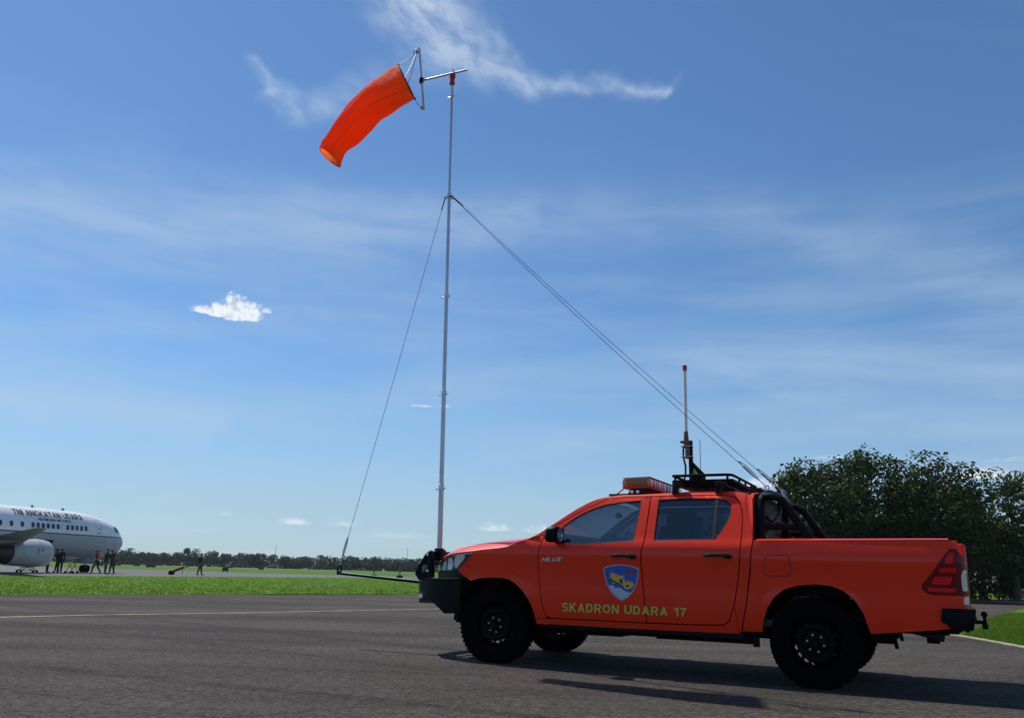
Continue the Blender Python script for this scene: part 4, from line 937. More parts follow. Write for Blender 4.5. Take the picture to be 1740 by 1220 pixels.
MB().prism([(1.80, 1.826), (1.51, 1.834), (1.51, 1.838), (1.78, 1.832)], 'xz', -.60, .60).build('light_bar_lid', m_frost, lbo)
m_brown = mat('brown_amber_lens', (.30, .085, .015), .2, coat=.6, bump=.4, bscale=160)
for x, w_ in ((1.590, .105), (1.703, .105)): MB().box((x, .606, 1.785), (w_, .012, .066)).build('end_lens', m_brown, lbo, bevel=.004)
for sd in (1, -1):
    ft = MB(); ft.prism([(1.76, 1.655), (1.72, 1.722), (1.56, 1.722), (1.53, 1.655)], 'xz', sd * .50, sd * .58); ft.build('light_bar_foot', m_blackplastic, lbo, bevel=.006)
    for x in (1.70, 1.64): MB().lathe([(0, .018), (.017, .016), (.017, 0)], (x, sd * .58, 1.69), 'Y', 10, sgn=sd).build('foot_bolt', m_nut, lbo)
    MB().tube([(1.79, sd * .55, 1.735), (1.86, sd * .60, 1.665)], .006, 6).build('bar_stay', m_blackplastic, lbo)

# roof rack
rk = MB(); X0, X1, YR = 1.270, .690, .60
rko = MB().tube([(X0, YR, 1.835), (X1 + .06, YR, 1.835), (X1 + .015, YR - .02, 1.833), (X1, YR - .06, 1.83), (X1, -YR + .06, 1.83), (X1 + .05, -YR, 1.83), (X0 - .05, -YR, 1.835), (X0, -YR + .05, 1.835), (X0, YR - .05, 1.835), (X0, YR, 1.835)], .014, 8).build('roof_rack', m_blackmetal, truck)
tray = MB().tube([(X0, YR, 1.782), (X1, YR, 1.782), (X1, -YR, 1.782), (X0, -YR, 1.782), (X0, YR, 1.782)], .013, 8).build('rack_tray_rail', m_blackmetal, rko)
for k in range(9):
    y = -.54 + k * .135; MB().box(((X0 + X1) / 2, y, 1.775), (X0 - X1, .05, .012)).build('rack_slat', m_blackmetal, rko)
for x, y in ((1.25, YR), (1.10, YR), (.98, YR), (.74, YR), (X1, .3), (X1, 0), (X1, -.3), (X1, -.56), (1.25, -YR), (.98, -YR), (.74, -YR)):
    MB().tube([(x, y, 1.782), (x, y, 1.832)], .012, 6).build('rack_post', m_blackmetal, rko)
for sd in (1, -1):
    for x in (1.235, .815):
        ft = MB(); ft.prism([(x + .035, 1.655), (x - .035, 1.655), (x - .02, 1.70), (x - .085, 1.76), (x + .03, 1.77), (x + .02, 1.70)], 'xz', sd * .615, sd * .675); ft.build('rack_foot', m_blackplastic, rko, bevel=.006)
        MB().box((x, sd * .678, 1.705), (.03, .012, .055)).build('foot_clamp', m_blackmetal, rko, bevel=.004)
for x in (1.235, .815): MB().box((x, 0, 1.752), (.06, 1.26, .028)).build('rack_crossbar', m_blackmetal, rko, bevel=.006)
MB().prism([(1.20, 1.74), (1.02, 1.70), (.70, 1.70), (.70, 1.715), (1.0, 1.72), (1.2, 1.755)], 'xz', -.4, .5).build('wind_deflector', m_blackplastic, rko)
# sun visor strip over the rear window
MB().box((.50, 0, 1.705), (.10, 1.0, .016)).build('rear_spoiler', m_blackplastic, truck)

# lettering and emblem on the near doors
def decal_text(body, quad, m, name, parent, off, bold=0.0, italic=0.0, sd=1, Yf=Y, grow=0.0):
    vs2, fs2 = text_polys(body, bold or .098, italic, .10, grow); (tlx, tlz), (trx, trz), (blx, blz), (brx, brz) = quad; out = []
    me = bpy.data.meshes.new(name); bm = bmesh.new(); bv = [bm.verts.new(q) for q in vs2]
    for f in fs2:
        try: bm.faces.new([bv[i] for i in f])
        except ValueError: pass
    L = math.hypot(trx - tlx, trz - tlz); Hh = math.hypot(blx - tlx, blz - tlz); lim = max(L / 400, Hh / 3)
    bmesh.ops.triangulate(bm, faces=bm.faces)
    for _ in range(4):
        es = [e for e in bm.edges if math.hypot((e.verts[0].co.x - e.verts[1].co.x) * L, (e.verts[0].co.y - e.verts[1].co.y) * Hh) > lim]
        if not es: break
        bmesh.ops.subdivide_edges(bm, edges=es, cuts=1); bmesh.ops.triangulate(bm, faces=bm.faces)
    for q in bm.verts:
        u, v, lay = q.co
        x = (tlx * (1 - u) + trx * u) * v + (blx * (1 - u) + brx * u) * (1 - v); z = (tlz * (1 - u) + trz * u) * v + (blz * (1 - u) + brz * u) * (1 - v)
        q.co = (x, sd * (Yf(x, z) + off + lay * (.00012 if L < 3 else .003)), z)
    bm.to_mesh(me); bm.free(); me.materials.append(m)
    return link(name, me, parent)
Q = ((2.327, .604), (1.094, .602), (2.329, .519), (1.098, .526))
decal_text('SKADRON UDARA 17', Q, m_goldedge, 'lettering_outline', truck, .0020, grow=.05)
decal_text('SKADRON UDARA 17', Q, m_gold, 'lettering', truck, .0034)
decal_text('HILUX', ((2.545, 1.027), (2.314, 1.034), (2.553, .990), (2.323, .995)), m_badge, 'badge', truck, .006, bold=.08, italic=.28)
decal_text('HILUX', ((2.545, 1.027), (2.314, 1.034), (2.553, .990), (2.323, .995)), m_dark, 'badge_shadow', truck, .003, bold=.08, italic=.28, grow=.05)
SH = [(1.895, .94), (1.86, .952), (1.819, .963), (1.765, .971), (1.711, .975), (1.66, .971), (1.615, .964), (1.575, .953), (1.539, .938), (1.543, .895), (1.549, .854), (1.563, .80), (1.585, .751), (1.61, .715), (1.64, .685), (1.672, .663), (1.71, .645), (1.742, .656), (1.771, .671), (1.806, .704), (1.838, .744), (1.862, .788), (1.879, .836), (1.889, .89)]
m_blue = mat('blue_vinyl', (.018, .10, .45), .4); m_silver = mat('silver_vinyl', (.45, .47, .52), .4); m_cloudv = mat('pale_grey_vinyl', (.48, .52, .58), .45)
def decal(poly, m, name, parent, off, step=.03): return panel(MB(), poly, [], Y, 1, 0, step, off).build(name, m, parent, smooth=False)
em = decal(SH, m_silver, 'emblem', truck, .0022); decal(inset(SH, .009), m_blue, 'shield_field', em, .003)
zx = lambda pts: [(1.895 - (a - 727) * (1.895 - 1.539) / (1077 - 727) , .975 - (b - 167) * (.975 - .645) / (522 - 167)) for a, b in pts]
cl = zx([(780, 380), (800, 374), (822, 378), (838, 394), (842, 408), (860, 398), (885, 398), (905, 405), (922, 425), (940, 422), (950, 440), (968, 433), (978, 446), (992, 436), (1000, 440), (975, 475), (945, 497), (910, 512), (870, 492), (830, 455), (800, 420)])
decal(cl, m_cloudv, 'cloud_shape', em, .0038)
horse = zx([(790, 252), (815, 256), (838, 252), (842, 268), (866, 268), (884, 282), (912, 278), (940, 276), (932, 292), (898, 305), (934, 312), (945, 322), (940, 338), (962, 336), (990, 328), (1004, 340), (1024, 344), (1026, 362), (1010, 392), (985, 405), (955, 410), (932, 398), (925, 378), (905, 372), (880, 362), (850, 348), (830, 360), (815, 352), (812, 338), (785, 318), (782, 306), (800, 290)])
decal(horse, m_gold, 'gold_figure', em, .0038)
for pts in ([(776, 322), (798, 300), (812, 322), (850, 338), (880, 352), (905, 368), (925, 374), (900, 372), (850, 352), (812, 340)], [(884, 318), (902, 310), (918, 330), (912, 345), (922, 362), (905, 358), (892, 345)], [(948, 372), (972, 364), (978, 380), (960, 390)], [(935, 385), (975, 375), (978, 379), (938, 390)]):
    decal(zx(pts), m_seal, 'figure_dark_detail', em, .0046)  # dark details printed on the gold figure
n17 = zx([(955, 222), (1040, 222), (952, 280), (1035, 280)])
decal_text('17', n17, m_red, 'emblem_number', em, .0042, bold=.10)

# ------------------------------------------------------------------ radio antenna standing on the roof rack
def L2W(p):
    c, s = math.cos(TR_YAW), math.sin(TR_YAW); return (TRX + c * p[0] - s * p[1], TRY + s * p[0] + c * p[1], p[2])
an = empty('radio_antenna', L2W((1.283, 0, 1.79)), TR_YAW); tag(an, 'tall white whip antenna with red tip, clamped to a bracket on the roof rack', 'antenna')
m_olive = mat('olive_brown_bracket', (.13, .10, .055), .5, .3, var=.2, vscale=20); m_cable = mat('blue_black_cable', (.012, .016, .06), .5)
def AL(p): return (p[0] - 1.283, p[1], p[2] - 1.79)
MB().tube([AL((1.289, 0, 2.35)), AL((1.285, 0, 3.06))], .0185, 14).build('mast_tube', m_white, an)
MB().lathe([(.0, 3.102 - 1.79), (.024, 3.10 - 1.79), (.0235, 3.06 - 1.79), (.021, 3.038 - 1.79)], (0, 0, 0), 'Z', 14).build('tip_cap', m_red, an)
MB().tube([AL((1.289, 0, 2.255)), AL((1.289, 0, 2.375))], [.030, .0225], 12).build('antenna_base', m_olive, an)
b_ = MB(); b_.box(AL((1.292, 0, 2.262)), (.11, .07, .022)); b_.box(AL((1.272, 0, 2.17)), (.05, .05, .17)); b_.box(AL((1.283, 0, 2.215)), (.12, .08, .008)); b_.box(AL((1.283, 0, 2.105)), (.12, .08, .008)); b_.build('clamp_bracket', m_olive, an, bevel=.003)
MB().tube([AL((1.245, 0, 1.79)), AL((1.245, 0, 2.275))], .024, 12).build('support_post', m_blackmetal, an)
for z in (2.215, 2.105): MB().tube([AL((1.335, .035, z)), AL((1.215, .035, z))], .006, 6).build('u_bolt', m_steel, an)
MB().tube([AL((1.292, .01, 2.26)), AL((1.318, .02, 2.18)), AL((1.318, .02, 2.10)), AL((1.298, .02, 2.0)), AL((1.30, .02, 1.93)), AL((1.33, .0, 1.82))], .011, 8).build('feed_cable', m_cable, an)
gp = MB(); gp.prism([(q[0] - 1.283, q[1] - 1.79) for q in ((1.262, 2.075), (1.248, 2.075), (1.095, 1.912), (1.095, 1.80), (1.262, 1.80))], 'xz', -.006, .006); gpo = gp.build('gusset_plate', m_blackmetal, an)
rawmesh('warning_triangle', [AL((1.252, .0075, 1.898)), AL((1.160, .0075, 1.898)), AL((1.207, .0075, 1.978))], [(0, 1, 2)], m_sign_y, gpo)
rawmesh('warning_mark', [AL((x, .0085, z)) for x, z in ((1.211, 1.954), (1.203, 1.954), (1.203, 1.920), (1.211, 1.920), (1.211, 1.913), (1.203, 1.913), (1.203, 1.905), (1.211, 1.905))], [(0, 1, 2, 3), (4, 5, 6, 7)], m_seal, gpo)
MB().tube([AL((1.17, -.1, 1.80)), AL((1.168, -.1, 2.30))], .0035, 5).build('thin_whip', m_blackplastic, an)
MB().box(AL((1.19, 0, 1.793)), (.24, .24, .016)).build('base_plate', m_blackmetal, an)

# ------------------------------------------------------------------ windsock mast on the bull bar
PB = (4.018, .45, 1.094)
ms = empty('windsock_mast', L2W((4.012, .45, .92)), TR_YAW); tag(ms, 'tall telescopic silver mast standing on the bull bar, T arm on top', 'mast')
def ML(p): return (p[0] - 4.012, p[1] - .45, p[2] - .92)
def PX(z): return (4.018 + (z - 1.094) * (4.150 - 4.018) / (7.171 - 1.094), .45, z)
m_alu = mat('aluminium_mast', (.50, .50, .54), .36, .85, var=.12, vscale=6, rvar=.08)
secs = [(1.06, 1.83, .0295), (1.80, 2.93, .0265), (2.90, 4.14, .0232), (4.12, 5.48, .020), (5.45, 7.06, .0155)]
for a, b, r_s in secs: MB().tube([ML(PX(a)), ML(PX(b))], r_s, 14).build('mast_section', m_alu, ms)
for z, rs_ in ((1.80, .034), (2.91, .031), (4.13, .028), (5.46, .026), (6.89, .020)):
    MB().lathe([(rs_ - .008, -.035), (rs_, -.03), (rs_, .03), (rs_ - .008, .035)], ML(PX(z)), 'Z', 14).build('mast_collar', m_steel, ms)
    b_ = MB(); p = ML(PX(z - .02)); b_.tube([(p[0] - .06, p[1], p[2] + .010), (p[0] - .045, p[1], p[2]), (p[0] + .065, p[1], p[2])], .0045, 6); b_.tube([(p[0] + .06, p[1], p[2] - .016), (p[0] + .065, p[1], p[2]), (p[0] + .068, p[1], p[2] + .008)], .004, 6); b_.build('locking_pin', m_steel, ms)
b_ = MB(); b_.box(ML((4.012, .45, 1.04)), (.10, .11, .12)); b_.box(ML((4.02, .45, 1.10)), (.085, .085, .035)); b_.build('mast_socket', m_blackmetal, ms, bevel=.008)
b_ = MB(); b_.tube([ML((4.03, .50, 1.06)), ML((4.03, .545, 1.085))], .012, 8); b_.build('socket_bolt', m_nut, ms)
tp = PX(7.16)
b_ = MB(); b_.lathe([(.020, -.115), (.036, -.112), (.038, -.09), (.031, -.085), (.031, -.02), (.040, -.012), (.040, .035), (0, .04)], ML(tp), 'Z', 14); b_.build('swivel_head', m_red, ms)
MB().tube([ML((tp[0], .45, 7.20)), ML((tp[0], .45, 7.28))], .008, 6).build('swivel_pin', m_steel, ms)
MB().tube([ML((4.655, .45, 7.235)), ML((3.925, .45, 7.205))], .0135, 12).build('cross_arm', m_steel, ms)
MB().tube([ML((4.705, .45, 7.755)), ML((4.572, .45, 6.784))], .0140, 12).build('sock_rod', m_steel, ms)
b_ = MB(); b_.box(ML((4.635, .45, 7.235)), (.045, .045, .08), (0, -.13, 0)); b_.build('rod_clamp', m_blackmetal, ms, bevel=.006)
m_brass = mat('brass_fitting', (.45, .30, .10), .4, .9)
for (x, z) in ((4.735, 7.70), (4.60, 6.815)): MB().lathe([(.008, -.012), (.022, -.01), (.022, .01), (.008, .012)], ML((x, .45, z)), 'Y', 10).build('rod_pulley', m_brass, ms)
b_ = MB(); b_.tube([ML((4.735 + .02 + .045 * math.cos(a), .45, 7.72 + .03 * math.sin(a))) for a in [i * .45 for i in range(15)]], .005, 5); b_.build('cord_loop', m_wire, ms)
# guys
gy = PX(5.44)
for a in (0, 2.2, 4.2): MB().box(ML((gy[0] + .035 * math.cos(a), gy[1] + .035 * math.sin(a), gy[2])), (.07, .02, .03), (0, 0, a)).build('guy_lug', m_steel, ms)
BE = (5.405, .45, .835)
b_ = MB(); b_.prism([(4.20, .725), (5.42, .800), (5.42, .822), (4.20, .752)], 'xz', .425, .475); b_.v = [ML(v) for v in b_.v]; b_.build('boom', m_blackmetal, ms)
b_ = MB(); b_.prism([(4.20, .7525), (5.42, .8225), (5.42, .828), (4.20, .758)], 'xz', .43, .47); b_.v = [ML(v) for v in b_.v]; b_.build('boom_top_strip', m_white, ms)
b_ = MB(); b_.tube([ML((5.40 + .03 * math.cos(a), .45, .862 + .035 * math.sin(a))) for a in [i * .5236 for i in range(13)]], .011, 6); b_.tube([ML((5.40, .45, .80)), ML((5.40, .45, .83))], .03, 8); b_.build('boom_eye', m_blackmetal, ms)
def sag(a, b, s, n=14):
    return [tuple(a[i] + (b[i] - a[i]) * t - (s * 4 * t * (1 - t) if i == 2 else 0) for i in range(3)) for t in [k / n for k in range(n + 1)]]
RFAR = (.406, -.55, 1.768)
fr_top = (gy[0] + .06, .45, gy[2] - .01)
def guy(a, b, s, end):
    pts = sag(a, b, s); o = MB().tube([ML(p) for p in pts], .0029, 5).build('guy_wire', m_wire, ms)
    # turnbuckle near the foot
    A, B = Vector(b), Vector(a); d = (B - A).normalized(); t0, t1 = .10, .36
    p0, p1, p2, p3 = A + d * t0, A + d * (t0 + .07), A + d * (t1 - .07), A + d * t1; n_ = d.cross(Vector((0, 1, 0))).normalized() * .013
    t_ = MB(); t_.tube([ML(A), ML(p0)], .005, 5); t_.tube([ML(p0), ML(p1 + n_), ML(p2 + n_), ML(p3)], .005, 6); t_.tube([ML(p0), ML(p1 - n_), ML(p2 - n_), ML(p3)], .005, 6); t_.tube([ML(p1 + n_ * 0), ML(p2 + n_ * 0)], .004, 5); t_.build('turnbuckle', m_steel, o)
    B0 = Vector(a); d2 = (A - B0).normalized(); t_ = MB(); t_.tube([ML(B0), ML(B0 + d2 * .16)], .008, 6); t_.build('thimble', m_wire, o)
guy(fr_top, (5.40, .45, .895), .03, 0)
guy((gy[0] - .05, .50, gy[2] - .01), (.386, .55, 1.712), .05, 0)
guy((gy[0] - .05, .40, gy[2] - .01), RFAR, .05, 0)

# ------------------------------------------------------------------ windsock, hanging from its rod by cords
wsk = empty('windsock', L2W((4.885, .45, 7.29)), TR_YAW); tag(wsk, 'drooping bright orange fabric windsock tied to the rod at the mast top', 'windsock')
m_sock = bpy.data.materials.new('orange_sock_cloth'); m_sock.use_nodes = True; t = m_sock.node_tree; g_ = G(t); b = t.nodes['Principled BSDF']
co = g_.n('ShaderNodeTexCoord').outputs['Object']
cc = g_.ramp(g_.noise(co, 3.5, 5, .6), [(.3, (.92, .075, .006)), (.7, (.97, .095, .010))]); t.links.new(cc, b.inputs['Base Color']); b.inputs['Roughness'].default_value = .6; b.inputs['Specular IOR Level'].default_value = .25
tl_ = g_.n('ShaderNodeBsdfTranslucent'); tl_.inputs[0].default_value = (1.0, .14, .012, 1)
mx = g_.n('ShaderNodeMixShader'); mx.inputs[0].default_value = .80; t.links.new(b.outputs[0], mx.inputs[1]); t.links.new(tl_.outputs[0], mx.inputs[2])
bn = g_.n('ShaderNodeBump'); bn.inputs['Strength'].default_value = .8; bn.inputs['Distance'].default_value = .04; t.links.new(g_.noise(co, 7, 5, .6, .8), bn.inputs['Height']); t.links.new(bn.outputs[0], b.inputs['Normal']); t.links.new(bn.outputs[0], tl_.inputs['Normal'])
tp_ = g_.n('ShaderNodeBsdfTransparent'); tp_.inputs[0].default_value = (1.0, .30, .08, 1); m2_ = g_.n('ShaderNodeMixShader'); m2_.inputs[0].default_value = .13   # open weave
t.links.new(mx.outputs[0], m2_.inputs[1]); t.links.new(tp_.outputs[0], m2_.inputs[2]); t.links.new(m2_.outputs[0], t.nodes['Material Output'].inputs[0])
TOPE = [(5.041, 7.592), (5.29, 7.485), (5.521, 7.37), (5.70, 7.225), (5.868, 7.06), (6.02, 6.90), (6.167, 6.735), (6.235, 6.65), (6.277, 6.556)]
BOTE = [(4.731, 6.987), (4.95, 6.925), (5.19, 6.858), (5.325, 6.808), (5.475, 6.68), (5.66, 6.565), (5.835, 6.475), (5.885, 6.39), (5.915, 6.282)]
rs_ = random.Random(3); rows = []; NR = 64; NS = 48
def cr(P, t):
    t = t * (len(P) - 1); i = min(int(t), len(P) - 2); u = t - i; p0 = P[max(i - 1, 0)]; p1 = P[i]; p2 = P[i + 1]; p3 = P[min(i + 2, len(P) - 1)]
    return tuple(.5 * (2 * p1[k] + (p2[k] - p0[k]) * u + (2 * p0[k] - 5 * p1[k] + 4 * p2[k] - p3[k]) * u * u + (3 * p1[k] - p0[k] - 3 * p2[k] + p3[k]) * u ** 3) for k in (0, 1))
for i in range(NR + 1):
    t = i / NR; a = cr(TOPE, t); b_2 = cr(BOTE, t); cx, cz = (a[0] + b_2[0]) / 2, (a[1] + b_2[1]) / 2; hx, hz = (a[0] - b_2[0]) / 2, (a[1] - b_2[1]) / 2; R = math.hypot(hx, hz); row = []
    for k in range(NS + 1):
        q = 2 * math.pi * k / NS; wr = 1 + (.022 * math.sin(3 * q + 7 * t) * math.sin(9 * t + 1) + .018 * math.sin(5 * q - 16 * t) * (t > .02) + .015 * math.sin(30 * t + 2 * q) * (0.3 + abs(math.sin(q + 2.2)))) * (1 if i not in (0, NR) else .3)
        wy = R * (.93 if t < .1 else .80 + .13 * math.cos(t * 3))
        e_ = math.sin(q) * wy * wr; sk_ = .80 * (1 - t) ** 2.5; tk_ = .34 * t ** 5
        row.append((cx + hx * math.cos(q) * wr - 4.885 + e_ * (-.76 * sk_ - .8 * tk_), e_, cz + hz * math.cos(q) * wr - 7.29 + e_ * (-.78 * sk_ + .6 * tk_)))
    rows.append(row)
sk = MB(); sk.grid(rows); sko = sk.build('sock_body', m_sock, wsk, angle=2.5)
def ringp(i, rad, nm, m_):
    b_ = MB(); b_.tube(rows[i][:-1] + [rows[i][0], rows[i][1]], rad, 6, cap=False); return b_.build(nm, m_, wsk)
ringp(0, .007, 'mouth_ring', m_seal); ringp(NR, .007, 'tail_hem', m_sock)
for kk in (NS // 4 + 4, 3 * NS // 4 + 2):
    b_ = MB(); b_.tube([tuple(1.012 * Vector((rows[i][kk][0], rows[i][kk][1], rows[i][kk][2])) - .012 * Vector(rows[i][0])) for i in range(0, NR + 1)], .0026, 4); b_.build('seam', mat('dark_seam', (.22, .02, .004), .8), wsk)
b_ = MB()
mr = rows[0]
def SKL(p): return (p[0] - 4.885, p[1] - .45, p[2] - 7.29)
for k_, q in ((0, (4.735, .45, 7.70)), (NS // 4, (4.735, .45, 7.70)), (NS // 2, (4.60, .45, 6.815)), (3 * NS // 4, (4.735, .45, 7.70))):
    MB().tube(sag(mr[k_], SKL(q), .02, 6), .0042, 5).build('tie_cord', m_wire, wsk)
for k_ in (0, NS // 2):
    MB().sphere(mr[k_], .02, 8, 6).build('knot', m_olive, wsk)

# ------------------------------------------------------------------ the parked jet (local frame: x aft from the nose, y to its right, z up), then scaled and set down
PK = .888; PTH = math.radians(72.433); NX, NY = -32.352, 71.295
jet = empty('passenger_jet', (NX, NY, 0)); jet.scale = (PK, PK, PK)
jet.rotation_euler = (0, 0, PTH + math.pi)      # local +x points aft
tag(jet, 'white over grey twin engine air force jet with blue stripe, parked at far left', 'airplane')
# with this rotation local +y is the jet's right side
ST = [(0, 2.75, 2.69, .02), (.08, 2.90, 2.52, .20), (.25, 3.06, 2.33, .42), (.6, 3.33, 2.07, .74), (1.0, 3.62, 1.87, 1.02), (1.3, 3.86, 1.75, 1.17), (1.6, 4.13, 1.65, 1.28), (1.9, 4.36, 1.57, 1.38), (2.3, 4.53, 1.47, 1.48), (2.9, 4.70, 1.36, 1.60), (3.6, 4.86, 1.28, 1.71), (4.5, 5.01, 1.22, 1.79), (5.5, 5.11, 1.20, 1.84), (7, 5.19, 1.19, 1.87), (9, 5.21, 1.19, 1.88), (16, 5.21, 1.19, 1.88), (24, 5.21, 1.25, 1.88), (27, 5.21, 1.65, 1.80), (30, 5.18, 2.5, 1.5), (33, 5.1, 3.4, 1.0), (35.5, 4.95, 4.1, .45), (36.2, 4.8, 4.5, .1)]
def sect(x):
    xs = [s[0] for s in ST]; return tuple(interp(x, xs, [s[k] for s in ST]) for k in (1, 2, 3))
def jy(x, z):
    t_, b_, w_ = sect(x); c_ = (t_ + b_) / 2; h_ = (t_ - b_) / 2; q = max(-1, min(1, (z - c_) / h_)); return w_ * (1 - abs(q) ** 2.15) ** (1 / 2.15)
m_jet = bpy.data.materials.new('jet_paint'); m_jet.use_nodes = True; t = m_jet.node_tree; g_ = G(t); b = t.nodes['Principled BSDF']
co = g_.n('ShaderNodeTexCoord').outputs['Object']; s3 = g_.n('ShaderNodeSeparateXYZ'); t.links.new(co, s3.inputs[0])
dirt = g_.ss(g_.noise(co, 1.4, 6, .65), .35, .75, 1.0, .86)
grey = g_.mixc(g_.ss(s3.outputs[2], 3.11, 3.13), (.40, .43, .46, 1), (.02, .026, .06, 1)); cc = g_.mixc(g_.ss(s3.outputs[2], 3.20, 3.22), grey, (.80, .81, .83, 1))
dv = g_.n('ShaderNodeCombineColor')
for i in range(3): t.links.new(dirt, dv.inputs[i])
t.links.new(g_.mixc(1.0, cc, dv.outputs[0], 'MULTIPLY'), b.inputs['Base Color']); b.inputs['Roughness'].default_value = .35
rows = []; xs_ = [s[0] for s in ST]; XS = []
for i in range(len(xs_) - 1):
    k = max(1, int((xs_[i + 1] - xs_[i]) / (.4 if xs_[i] > 4 else .12))); XS += [xs_[i] + (xs_[i + 1] - xs_[i]) * j / k for j in range(k)]
XS.append(xs_[-1])
for x in XS:
    t_, b_b, w_ = sect(x); c_ = (t_ + b_b) / 2; h_ = (t_ - b_b) / 2; row = []
    for k in range(41):
        a = 2 * math.pi * k / 40; ca, sa = math.cos(a), math.sin(a); e = 2 / 2.15
        row.append((x, w_ * math.copysign(abs(sa) ** e, sa), c_ + h_ * math.copysign(abs(ca) ** e, ca)))
    rows.append(row)
f_ = MB(); f_.grid(rows); f_.build('fuselage', m_jet, jet, angle=2)
m_jwin = mat('cabin_window', (.02, .025, .05), .15); m_jframe = mat('window_frame_metal', (.42, .43, .45), .4, .4); m_jgrey = mat('wing_grey', (.22, .235, .265), .45, var=.15, vscale=2); m_nac = mat('nacelle_grey', (.40, .42, .44), .4, var=.12, vscale=2); m_hot = mat('exhaust_metal', (.05, .045, .045), .45, .7, var=.3, vscale=4); m_jtext = mat('black_lettering', (.012, .012, .02), .5)
def jpanel(poly, m, name, off, sd=1, step=.15, thick=0.0, parent=jet): return panel(MB(), poly, [], jy, sd, thick, step, off).build(name, m, parent)
for sd in (1, -1):
    for k in (0, 1, 2, 3, 4, 5, 6, 7, 8, 9, 10, 11, 13, 15, 17, 19, 20, 21, 22, 23, 24, 25, 26, 27, 28):
        x = 6.356 + .508 * k
        if sd == -1 and k > 12: break
        p_ = rounded([(x - .17, 3.50), (x + .17, 3.50), (x + .17, 3.96), (x - .17, 3.96)], .14, 3)
        w_o = jpanel(p_, m_jframe, 'cabin_window', .015, sd, .2)
        jpanel(inset(p_, .03), (m_white if k == 5 else m_jwin), 'pane', .024, sd, .2, 0, w_o)
    # forward door outline, small hatch, cockpit panes
    d_ = rounded([(4.35, 2.82), (5.15, 2.82), (5.15, 4.55), (4.35, 4.55)], .15, 3); ds_ = MB(); v_, ff_ = ring_strip(dens(d_, .15), .035, jy, sd, .006); ds_.raw(v_, ff_); dso = ds_.build('service_door', m_jframe, jet)
    jpanel([(4.62, 3.36), (4.98, 3.36), (4.98, 3.44), (4.62, 3.44)], m_jtext, 'door_handle', .01, sd, .2, 0, dso); jpanel(rounded([(4.68, 3.72), (4.82, 3.72), (4.82, 3.86), (4.68, 3.86)], .05, 3), m_jwin, 'door_window', .01, sd, .2, 0, dso)
    for pp in ([(1.62, 3.58), (2.02, 3.58), (2.16, 4.12), (1.86, 4.10)], [(2.10, 3.60), (2.48, 3.62), (2.50, 4.10), (2.26, 4.14)], [(1.14, 3.56), (1.54, 3.57), (1.78, 4.08), (1.56, 3.98)]):
        jpanel(rounded(pp, .04, 2), m_jwin, 'cockpit_window', .03, sd, .08)
    jpanel(rounded([(2.2, 2.55), (2.32, 2.55), (2.32, 2.67), (2.2, 2.67)], .03, 2), m_jtext, 'pitot_port', .012, sd, .1)
    jpanel([(4.3, 2.22), (5.0, 2.22), (5.0, 2.28), (4.3, 2.28)], mat('ochre_marking', (.35, .22, .06), .6), 'hatch_marking', .012, sd, .2)
    jpanel([(1.10, 2.40), (1.35, 2.40), (1.35, 2.62), (1.10, 2.62)], m_jframe, 'nose_marking', .012, sd, .1)
    MB().box((1.9, sd * (jy(1.9, 2.2) + .12), 2.2), (.25, .2, .03)).build('pitot_tube', m_jframe, jet)
def jtext(body, x0, x1, z0, z1, bold, name):
    # read from the right-hand side: text runs towards the nose
    decal_text(body, ((x0, z1), (x1, z1), (x0, z0), (x1, z0)), m_jtext, name, jet, .02, bold=bold, sd=1, Yf=jy)
jtext('TNI ANGKATAN UDARA', 13.6, 6.45, 4.44, 4.90, .075, 'title_lettering')
jtext('INDONESIAN AIR FORCE', 11.35, 7.95, 4.12, 4.34, .07, 'subtitle_lettering')
# open cargo hatch and the dark bay
jpanel([(10.0, 1.62), (11.4, 1.62), (11.4, 2.62), (9.6, 2.62)], m_dark, 'cargo_bay', .02, 1, .2)
